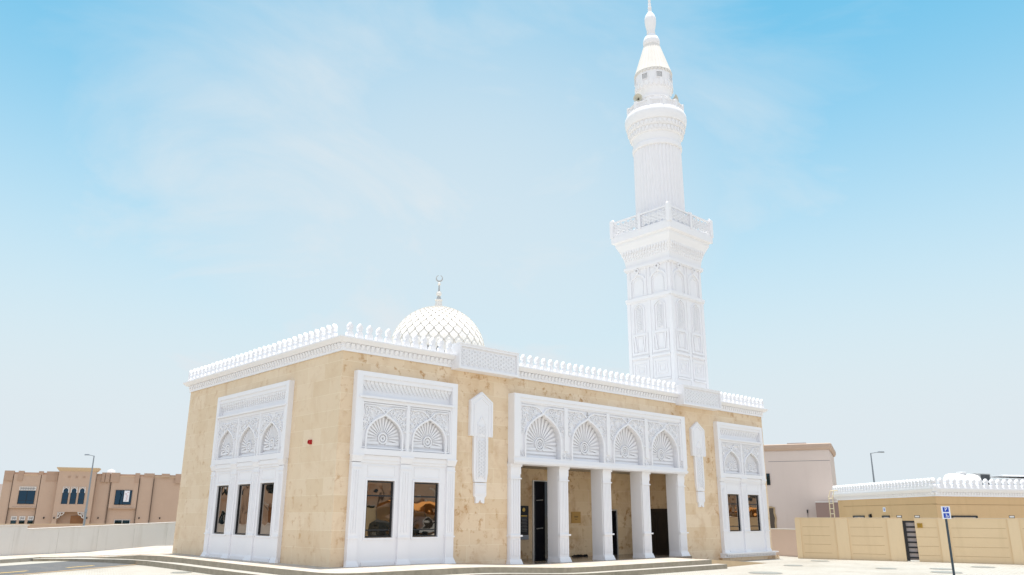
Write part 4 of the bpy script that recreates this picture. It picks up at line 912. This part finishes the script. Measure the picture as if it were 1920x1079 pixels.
# ------------------------------------------------------------------ right side
e = tag(empty('pink_house', (49.84, 15.5, -0.46), math.atan2(-0.917, 0.40)), 'pale pink two-storey house with brown parapet band right of the mosque', 'house')
b = MB(); b.box(-1.2, 4.85, 0, 7.1, -9, 0); b.box(-4.5, -1.2, 0, 6.9, -9, -0.6); b.build('wall', PINK, e)
b = MB(); b.loft([(0.0, 7.05), (0.06, 7.10), (0.12, 7.2), (0.16, 7.32), (0.16, 7.52), (0.05, 7.58), (-0.4, 7.58)], (2.25, 4.5), 2.65, 4.55, cap=False); b.build('cornice', COPING, e)
b = MB(); b.box(1.6, 3.1, 7.55, 7.72, -3, -0.6); b.build('roof_upstand', PINK, e)
b = MB(); b.box(0.05, 4.84, 6.18, 6.215, -0.01, 0.006); b.build('joint', mat('groove_grey', (0.22, 0.2, 0.2), 0.9), e)
b = MB(); b.box(-0.25, 0.03, 4.35, 5.2, 0.0, 0.03); wn = b.build('window', BLUEGL, e)
b = MB(); b.rect(-0.29, 0.07, 4.31, 5.24, 0.045, 0.0, 0.06); b.box(-0.25, 0.03, 4.86, 4.9, 0.03, 0.05); b.build('window_frame', FRAME_M, wn)
b = MB(); b.poly([(-0.5, 0.5), (0.22, 0.5), (0.20, 1.3), (0.26, 1.7), (0.18, 2.1), (0.20, 2.5), (-0.05, 2.56), (-0.5, 2.5)], 0.002, 0.02); dk = b.build('broken_opening', mat('opening_dark', (0.09, 0.07, 0.055), 0.9), e)
b = MB(); b.ribbon([(0.22, 0.5), (0.20, 1.3), (0.27, 1.7), (0.18, 2.1), (0.21, 2.5), (-0.05, 2.56), (-0.5, 2.5)], 0.14, 0.0, 0.06); b.build('opening_edge', mat('bare_block_edge', (0.40, 0.29, 0.17), 0.9), e)
b = MB(); b.box(2.70, 2.78, 2.1, 2.35, 0, 0.12); b.tube([b.p(2.74, 2.1, 0.05), b.p(2.74, 0.6, 0.03)], 0.012); b.build('wall_lamp', FRAME_M, e)
pA, pB = at(1425, 1040, 39.0), at(1503, 1046, 36.1)
e = tag(empty('pink_wall', (pA.x, pA.y, -0.46), math.atan2(pB.y-pA.y, pB.x-pA.x)), 'low pink wall between the mosque corner and the tan wall', 'wall'); Lp = (Vector((pB.x, pB.y, 0))-Vector((pA.x, pA.y, 0))).length
b = MB(); b.box(0, Lp, -0.2, 1.20, -0.2, 0.0); b.build('wall_panel', PINKL, e); b = MB(); b.box(0, Lp, 1.20, 1.24, -0.22, 0.02); b.build('coping', TRIMW, e)
q = at(1556, 940, 60); e = tag(empty('mauve_outbuilding', (q.x, q.y, -0.46), math.atan2(-0.917, 0.40)), 'low mauve-brown block between the pink house and the tan building', 'outbuilding')
b = MB(); b.box(-1.05, 3.2, 0, 2.86, -3, 0.0); b.build('wall', PINKD, e); b = MB(); b.box(-1.07, 3.2, 2.86, 2.93, -3, 0.03); b.build('coping', TRIMW, e)

# tan one-storey building, world-aligned root at its near corner
Cn = Vector((34.49, -2.74, 0)); uL = Vector((-0.643, -0.766, 0)).normalized(); uR = Vector((0.903, -0.43, 0)).normalized()
nL = Vector((uL.y, -uL.x, 0)); nR = Vector((uR.y, -uR.x, 0)); LL, LRr = 12.3, 16.0
tan_b = tag(empty('tan_building', (Cn.x, Cn.y, -0.46)), 'one-storey tan building with white cornice and merlons behind the tan wall', 'building')
def quadprism(b, o, z0, z1):
    # footprint offset outward by o at the two seen faces
    A = -uL*LL + nL*o - uL*o; B = None
    det = nL.x*nR.y-nL.y*nR.x; B = Vector(((o*nR.y-o*nL.y)/det, (nL.x*o-nR.x*o)/det, 0))
    Cc = uR*LRr + nR*o; back = (-uL*LL+uR*LRr)
    return [(A.x, A.y), (B.x, B.y), (Cc.x, Cc.y), (back.x, back.y)]
def qloft(name, prof, m, parent):
    b = MB(); P = []
    for o, z in prof: P += [(x, y, z) for x, y in quadprism(b, o, z, z)]
    F = [(j*4+i, j*4+(i+1) % 4, j*4+4+(i+1) % 4, j*4+4+i) for j in range(len(prof)-1) for i in range(4)]; k = 4*(len(prof)-1); F += [(k, k+1, k+2, k+3)]
    b.add(P, F); return b.build(name, m, parent)
zt = 0.46
qloft('wall', [(-0.25, -0.2), (-0.25, 2.42+zt)], TAN, tan_b)
qloft('cornice', [(-0.248, 2.41+zt), (-0.20, 2.41+zt), (-0.20, 2.54+zt), (-0.17, 2.545+zt), (-0.17, 2.62+zt), (-0.10, 2.63+zt), (0.0, 2.78+zt), (0.0, 2.85+zt), (-0.6, 2.85+zt)], WHITE, tan_b)
b = MB()
for u_, n_, L_, sgn in ((uL, nL, LL, -1), (uR, nR, LRr, 1)):
    b.frame((0, 0, 0), u_, n_); k = round(L_/0.19)
    for i in range(k):
        c = L_*(i+0.5)/k*sgn; b.tbox(c-0.04, c+0.04, 2.50+zt, 2.62+zt, -0.25, -0.165, c-0.06, c+0.06, -0.12)
b.build('dentil_band', WHITE, tan_b)
b = MB(); b.frame((0, 0, 0), uL, nL); b.box(-LL+1.0, -0.25, 2.0+zt, 2.025+zt, -0.26, -0.244); b.build('joint', mat('tan_groove', (0.36, 0.23, 0.11), 0.9), tan_b); b = MB(); b.frame((0, 0, 0), uR, nR); b.box(0.1, LRr, 1.98+zt, 2.005+zt, -0.26, -0.244); b.build('joint', bpy.data.materials['tan_groove'], tan_b)
m0 = None
for u_, n_, L_, sgn, pitch_ in ((uL, nL, LL, -1, 0.36), (uR, nR, LRr, 1, 0.45)):
    k = round(L_/pitch_)
    for i in range(k):
        P = u_*(sgn*L_*(i+0.5)/k) - n_*0.12
        if m0 is None: m0 = merlon_mesh().build('merlon', WHITE, tan_b); o = m0
        else: o = m0.copy(); col.objects.link(o); o.parent = tan_b
        o.location = (P.x, P.y, 2.85+zt); o.rotation_euler = (0, 0, math.atan2(u_.y, u_.x)); o.scale = (1.38, 1.3, 1.14)
def tan_window(u_, n_, a, c, v0, v1):
    b = MB(); b.frame((0, 0, 0), u_, n_); b.box(a, c, v0, v1, -0.26, -0.235); w_ = b.build('window', GLASS, tan_b)
    b = MB(); b.frame((0, 0, 0), u_, n_); b.rect(a-0.05, c+0.05, v0-0.05, v1+0.06, 0.08, -0.25, -0.20); b.build('window_frame', FRAME_M, w_)
LO = -12.1
tan_window(uL, nL, LO+2.13, LO+3.57, 0.4+zt, 1.36+zt); tan_window(uL, nL, LO+5.91, LO+6.68, 0.4+zt, 1.36+zt); tan_window(uR, nR, 1.25, 2.9, 0.4+zt, 1.36+zt)
b = MB(); b.frame((0, 0, 0), uL, nL); b.m = 0; b.box(LO+6.05, LO+6.35, 1.63+zt, 1.90+zt, -0.249, -0.23); b.m = 1; b.box(LO+6.15, LO+6.25, 1.69+zt, 1.84+zt, -0.23, -0.225)
o = b.build('wall_sign', [SIGNW, SIGNB]); o.location = tan_b.location; tag(o, 'tiny white sign with blue mark on the tan building wall', 'sign')
b = MB(); b.frame((0, 0, 0), uL, nL); b.box(LO+4.38, LO+4.55, 1.30+zt, 1.46+zt, -0.249, -0.12); b.tbox(LO+4.36, LO+4.57, 1.46+zt, 1.52+zt, -0.249, -0.08, LO+4.42, LO+4.51, -0.2)
o = b.build('wall_light', FRAME_M); o.location = tan_b.location; tag(o, 'dark bulkhead light on the tan building wall between its two windows', 'wall light')
# roof ladder
LD = -uL*(LL-0.55) + nL*0.35
e = tag(empty('ladder', (Cn.x+LD.x, Cn.y+LD.y, -0.46), math.atan2(uL.y, uL.x)), 'cream metal roof ladder at the far left end of the tan building', 'ladder')
lm_ = mat('cream_ladder_steel', (0.72, 0.62, 0.42), 0.5)
for u in (-0.30, 0.30): b = MB(); b.tube([(u, 0, 0.1), (u, 0, 3.1), (u, 0.15, 3.5), (u, 0.5, 3.5)], 0.035); b.build('rail', lm_, e)
for k in range(9): b = MB(); b.tube([(-0.3, 0, 0.35+k*0.33), (0.3, 0, 0.35+k*0.33)], 0.028); b.build('rung', lm_, e)
# rooftop things
def P_R(a, back): v = Cn + uR*a - nR*back; return (v.x, v.y, 2.85)
x, y, z = P_R(4.35, 2.2); e = tag(empty('rooftop_tank', (x, y, z-0.1), math.atan2(uR.y, uR.x)), 'white horizontal water tank on the tan building roof', 'water tank')
b = MB(); b.lathe([(0.05, -1.12), (0.30, -1.08), (0.45, -0.96), (0.48, -0.8), (0.48, 0.8), (0.45, 0.96), (0.30, 1.08), (0.05, 1.12)], 24, (0, 0, 0.52), (1, 0, 0)); b.build('tank_body', TANKW, e, smooth=50)
b = MB(); b.lathe([(0.28, 0.94), (0.28, 1.06), (0.24, 1.09)], 20, (0, 0, 0)); b.build('lid', mat('tank_lid_grey', (0.55, 0.55, 0.55), 0.5), e)
b = MB(); b.box(-0.8, -0.6, 0, 0.2, -0.4, 0.4); b.box(0.6, 0.8, 0, 0.2, -0.4, 0.4); b.build('cradle', POLE_M, e)
x, y, z = P_R(5.85, 2.0); e = tag(empty('air_conditioner', (x, y, z), math.atan2(uR.y, uR.x)), 'grey rooftop air conditioner beside the white tank', 'air conditioner')
b = MB(); b.box(-0.75, 0.42, 0.42, 0.92, -0.6, 0.0); b.build('casing', mat('ac_casing', (0.34, 0.34, 0.33), 0.6), e)
b = MB(); b.box(-0.30, 0.34, 0.50, 0.86, 0.002, 0.02)
for k in range(8): b.box(-0.30, 0.34, 0.51+k*0.043, 0.522+k*0.043, 0.02, 0.035)
b.build('grille', mat('ac_grille', (0.06, 0.065, 0.07), 0.6), e)
for u in (-0.32, 0.34): b = MB(); b.box(u-0.05, u+0.05, -0.1, 0.42, -0.5, 0.0); b.build('leg', FRAME_M, e)
x, y, z = P_R(6.65, 2.4); e = tag(empty('rooftop_cabin', (x, y, z), math.atan2(uR.y, uR.x)), 'long grey sheet-metal cabin on the tan building roof at the right edge', 'cabin')
b = MB(); b.poly([(-0.05, 0), (4.2, 0), (4.2, 0.82), (1.0, 0.66), (-0.05, 0.52)], -1.5, 0.0); b.build('body', mat('grey_sheet_metal', (0.40, 0.40, 0.40), 0.6, var=0.1, scale=2), e)
b = MB(); b.box(0.9, 4.3, 0.82, 0.92, -1.55, 0.08); b.build('roof_sheet', TANKW, e)
# compound wall
wr_ = math.atan2(-0.959, 0.283)
e = tag(empty('compound_wall', (23.28, -0.70, -0.46), wr_), 'tan boundary wall with pillars and grooved panels on the right', 'wall')
zt = 0.46; ZT = 1.27+zt
b = MB()
for a, c in ((0.03, 4.37), (4.86, 14.0)): b.box(a, c, -0.2, ZT, -0.2, 0.0)
b.build('wall_panel', WALLTAN, e)
b = MB(); b.box(0.03, 4.37, ZT, ZT+0.03, -0.22, 0.015); b.box(4.86, 14.0, ZT, ZT+0.03, -0.22, 0.015); b.build('coping', mat('wall_coping', (0.66, 0.54, 0.38), 0.8), e)
pl0 = None
for a, c in ((0.0, 0.22), (1.72, 2.22), (3.80, 4.39), (5.74, 6.12), (8.22, 8.60), (11.0, 11.4)):
    b = MB(); b.box(0, c-a, -0.2, ZT-0.01, -0.19, 0.05); o = b.build('pillar', PILTAN, e, loc=(a, 0, 0))
b = MB()
for a, c in ((0.30, 1.45), (2.30, 3.60), (4.90, 5.66), (6.2, 8.12), (8.7, 10.9)):
    for v in (0.90, 0.53, 0.16, -0.2): b.box(a, c, v+zt-0.006, v+zt+0.006, -0.004, 0.003)
b.build('groove', mat('groove_brown', (0.42, 0.29, 0.16), 0.9), e)
E0 = e
e = tag(empty('gate', (23.28, -0.70, -0.46), wr_), 'narrow black slatted gate standing in the gap of the tan wall', 'gate')
b = MB(); b.box(4.40, 4.51, 0.02, 1.64, -0.12, -0.06); b.box(4.51, 4.92, 1.56, 1.64, -0.118, -0.062); b.build('gate_frame', GATE_M, e)
for k in range(7):
    b = MB(); b.box(4.51, 4.90, 0.12+k*0.205, 0.12+k*0.205+0.07, -0.11, -0.07); b.build('slat', GATE_M, e)
b = MB(); b.box(4.45, 4.90, 0.05, 1.56, -0.20, -0.18); b.build('backing_sheet', mat('gate_grey_sheet', (0.62, 0.54, 0.51), 0.7), e)
Uw = Vector((0.283, -0.959, 0)); Nw = Vector((-0.959, -0.283, 0)); Ow = Vector((23.28, -0.70, 0))
def wl(u, label):
    P = Ow+Uw*u-Nw*0.08; e = tag(empty('wall_lantern', (P.x, P.y, 1.30), wr_), label, 'wall lantern', 'lanterns on top of the tan wall')
    b = MB(); b.box(-0.10, 0.10, 0, 0.02, -0.07, 0.07); b.box(-0.10, 0.10, 0.085, 0.10, -0.07, 0.07)
    for u_ in (-0.10, 0.085): b.box(u_, u_+0.015, 0.02, 0.085, -0.07, 0.07)
    b.build('lantern_frame', FRAME_M, e)
    b = MB(); b.box(-0.084, 0.084, 0.021, 0.084, -0.06, 0.06); b.build('diffuser', LAMPW, e)
wl(4.30, 'small white lantern on the tan wall pillar left of the gate'); wl(4.99, 'small white lantern on the tan wall just right of the gate'); wl(8.40, 'small white lantern on the tan wall pillar near the right edge')
P = Ow+Uw*5.05; e = tag(empty('house_plaque', (P.x, P.y, 0.90), wr_), 'small square yellow-brown plaque on the tan wall right of the gate', 'plaque')
b = MB(); b.box(-0.10, 0.10, 0, 0.18, 0.0, 0.025); b.build('plate', mat('ochre_plate', (0.42, 0.24, 0.03), 0.4, 0.3), e)
b = MB()
for v in (0.05, 0.09, 0.13): b.box(-0.06, 0.05, v, v+0.012, 0.025, 0.028)
b.build('lettering', mat('plaque_dark', (0.16, 0.10, 0.02), 0.5), e)
# parking sign: leaning pole
base = at(1788, 1072, 25.0); topq = at(1771.5, 951, 25.0); base.z = gz(base.x, base.y)
e = tag(empty('parking_sign', base), 'blue and white disabled parking sign on a slim dark grey pole before the tan wall', 'sign')
tv = Vector((0, 0, 2.0))
for k in range(60):            # the pole stands upright; its height is read off the photograph
    q = base+tv-M.translation
    if 539.5-1479.3*q.dot(up)/q.dot(fw) > 951: tv.z += 0.02
    else: break
b = MB(); b.tube([(0, 0, -0.1), tuple(tv*0.99)], 0.036, 12); b.build('pole', POLEDK, e)
sg = empty('sign_plate_pivot'); bpy.data.objects.remove(sg)
lean = math.atan2(tv.dot(VR), tv.z)
sx = VR; sz = (Vector((0, 0, 1))*math.cos(lean)+VR*math.sin(lean)); sy = sz.cross(sx).normalized(); sx = sy.cross(sz).normalized()
MS = Matrix((sx, sy, sz)).transposed().to_4x4(); MS.translation = tv*0.995 - Vector(sz)*0.36 - sy*0.05 if False else Vector(tv)*0.995 - sz*0.36
toC = (VC if sy.dot(VC) < 0 else -VC)
def sign_part(name, b, m, off):
    o = b.build(name, m, e); o.matrix_local = MS @ Matrix.Translation((0, -off, 0)); return o
b = MB(); b.box(-0.14, 0.14, 0.0, 0.39, 0.0, 0.012); sp = sign_part('sign_plate', b, SIGNW, 0.05)
b = MB(); b.box(-0.095, 0.095, 0.215, 0.36, 0.0, 0.004); b.box(-0.095, 0.095, 0.03, 0.175, 0.0, 0.004); sign_part('blue_field', b, SIGNB, 0.062)
me = text_mesh('P', 0.165); o = bpy.data.objects.new('letter_p', me); col.objects.link(o); me.materials.clear(); me.materials.append(SIGNW); o.parent = e
o.matrix_local = MS @ Matrix.Translation((0.0, -0.068, 0.287)) @ Matrix.Rotation(PI/2, 4, 'X')
b = MB(); b.ribbon([(0.012+0.036*math.cos(R(a)), 0.085-0.0+0.036*math.sin(R(a))) for a in range(150, 400, 20)], 0.012, 0, 0.004)
b.poly([(-0.012+0.012*math.cos(2*PI*k/10), 0.152+0.012*math.sin(2*PI*k/10)) for k in range(10)], 0, 0.004)
b.ribbon([(-0.012, 0.14), (-0.005, 0.095), (0.028, 0.095), (0.042, 0.055), (0.055, 0.06)], 0.014, 0, 0.0042); b.ribbon([(-0.01, 0.12), (0.022, 0.118)], 0.011, 0, 0.0038)
sign_part('wheelchair_symbol', b, SIGNW, 0.067)

# ------------------------------------------------------------------ across the street, behind the camera: what the bronze window panes mirror
v2 = copy_tree(villa); v2.location = (44, -46, 1.6); v2.rotation_euler = (0, 0, PI); v2['label'] = 'brown villa across the street mirrored in the left window bay'
v2['group'] = 'villas across the street'
v3 = copy_tree(villa); v3.location = (108, -48, 1.6); v3.rotation_euler = (0, 0, PI); v3['label'] = 'brown villa across the street mirrored in the right window bay'; v3['group'] = 'villas across the street'
v4 = copy_tree(villa); v4.location = (-37, 57, 1.0); v4.rotation_euler = (0, 0, R(30)); v4['label'] = 'brown villa up the road mirrored in the side windows'; v4['group'] = 'villas across the street'
for x in (24, 76):
    e = tag(empty('street_wall', (x, -39, -0.46)), 'sand-coloured front wall across the street, %s' % ('before the nearer villa' if x < 40 else 'before the farther villa'), 'wall')
    b = MB(U=(-1, 0, 0), Nn=(0, 1, 0)); b.box(-19, 2, -0.2, 2.1, -0.2, 0); b.build('wall_panel', WALLTAN, e)
    b = MB(U=(-1, 0, 0), Nn=(0, 1, 0)); b.box(-6, -4.9, 0, 1.9, 0.002, 0.05); b.build('gate_leaf', VILLA_D, e)
    e = tag(empty('car_shade', (x+3, -37, -0.46)), 'curved orange fabric car shade on steel posts, %s' % ('before the nearer villa' if x < 40 else 'before the farther villa'), 'car shade')
    b = MB(); b.add([(u, -2+4*j/8, 2.2+0.6*math.sin(PI*j/8)+0.25*math.sin(PI*u/5.5)) for j in range(9) for u in (0, 2.75, 5.5, 8.25, 11)], [(j*5+i, j*5+i+1, j*5+i+6, j*5+i+5) for j in range(8) for i in range(4)]); b.build('fabric', AWN, e, smooth=60)
    for u in (0.1, 5.5, 10.9): b = MB(); b.tube([(u, -1.9, 0), (u, -1.9, 2.4)], 0.06); b.build('post', POLE_M, e)
def car(x, y, m, label):
    e = tag(empty('parked_car', (x, y, gz(x, y))), label, 'car', 'cars parked across the street')
    b = MB(); b.poly([(-2.2, 0.35), (2.2, 0.35), (2.25, 0.7), (2.1, 0.95), (1.1, 1.0), (0.5, 1.45), (-1.2, 1.48), (-1.9, 1.0), (-2.2, 0.9)], -0.85, 0.85); b.build('body', m, e)
    b = MB(); b.poly([(0.98, 1.02), (0.45, 1.40), (-1.15, 1.42), (-1.75, 1.02)], -0.86, 0.86); b.build('window', BLACKGL, e)
    for u in (-1.35, 1.35):
        for d in (-0.8, 0.8): b = MB(); b.lathe([(0.33, -0.1), (0.33, 0.1)], 18, (u, d, 0.33), (0, 1, 0)); b.build('wheel', TYRE, e)
car(27.5, -36.8, CARD, 'dark car under the nearer orange shade'); car(31.5, -36.6, CARW, 'white car under the nearer orange shade'); car(80, -36.8, CARW, 'white car under the farther orange shade'); car(85, -36.8, CARD, 'dark car under the farther orange shade')
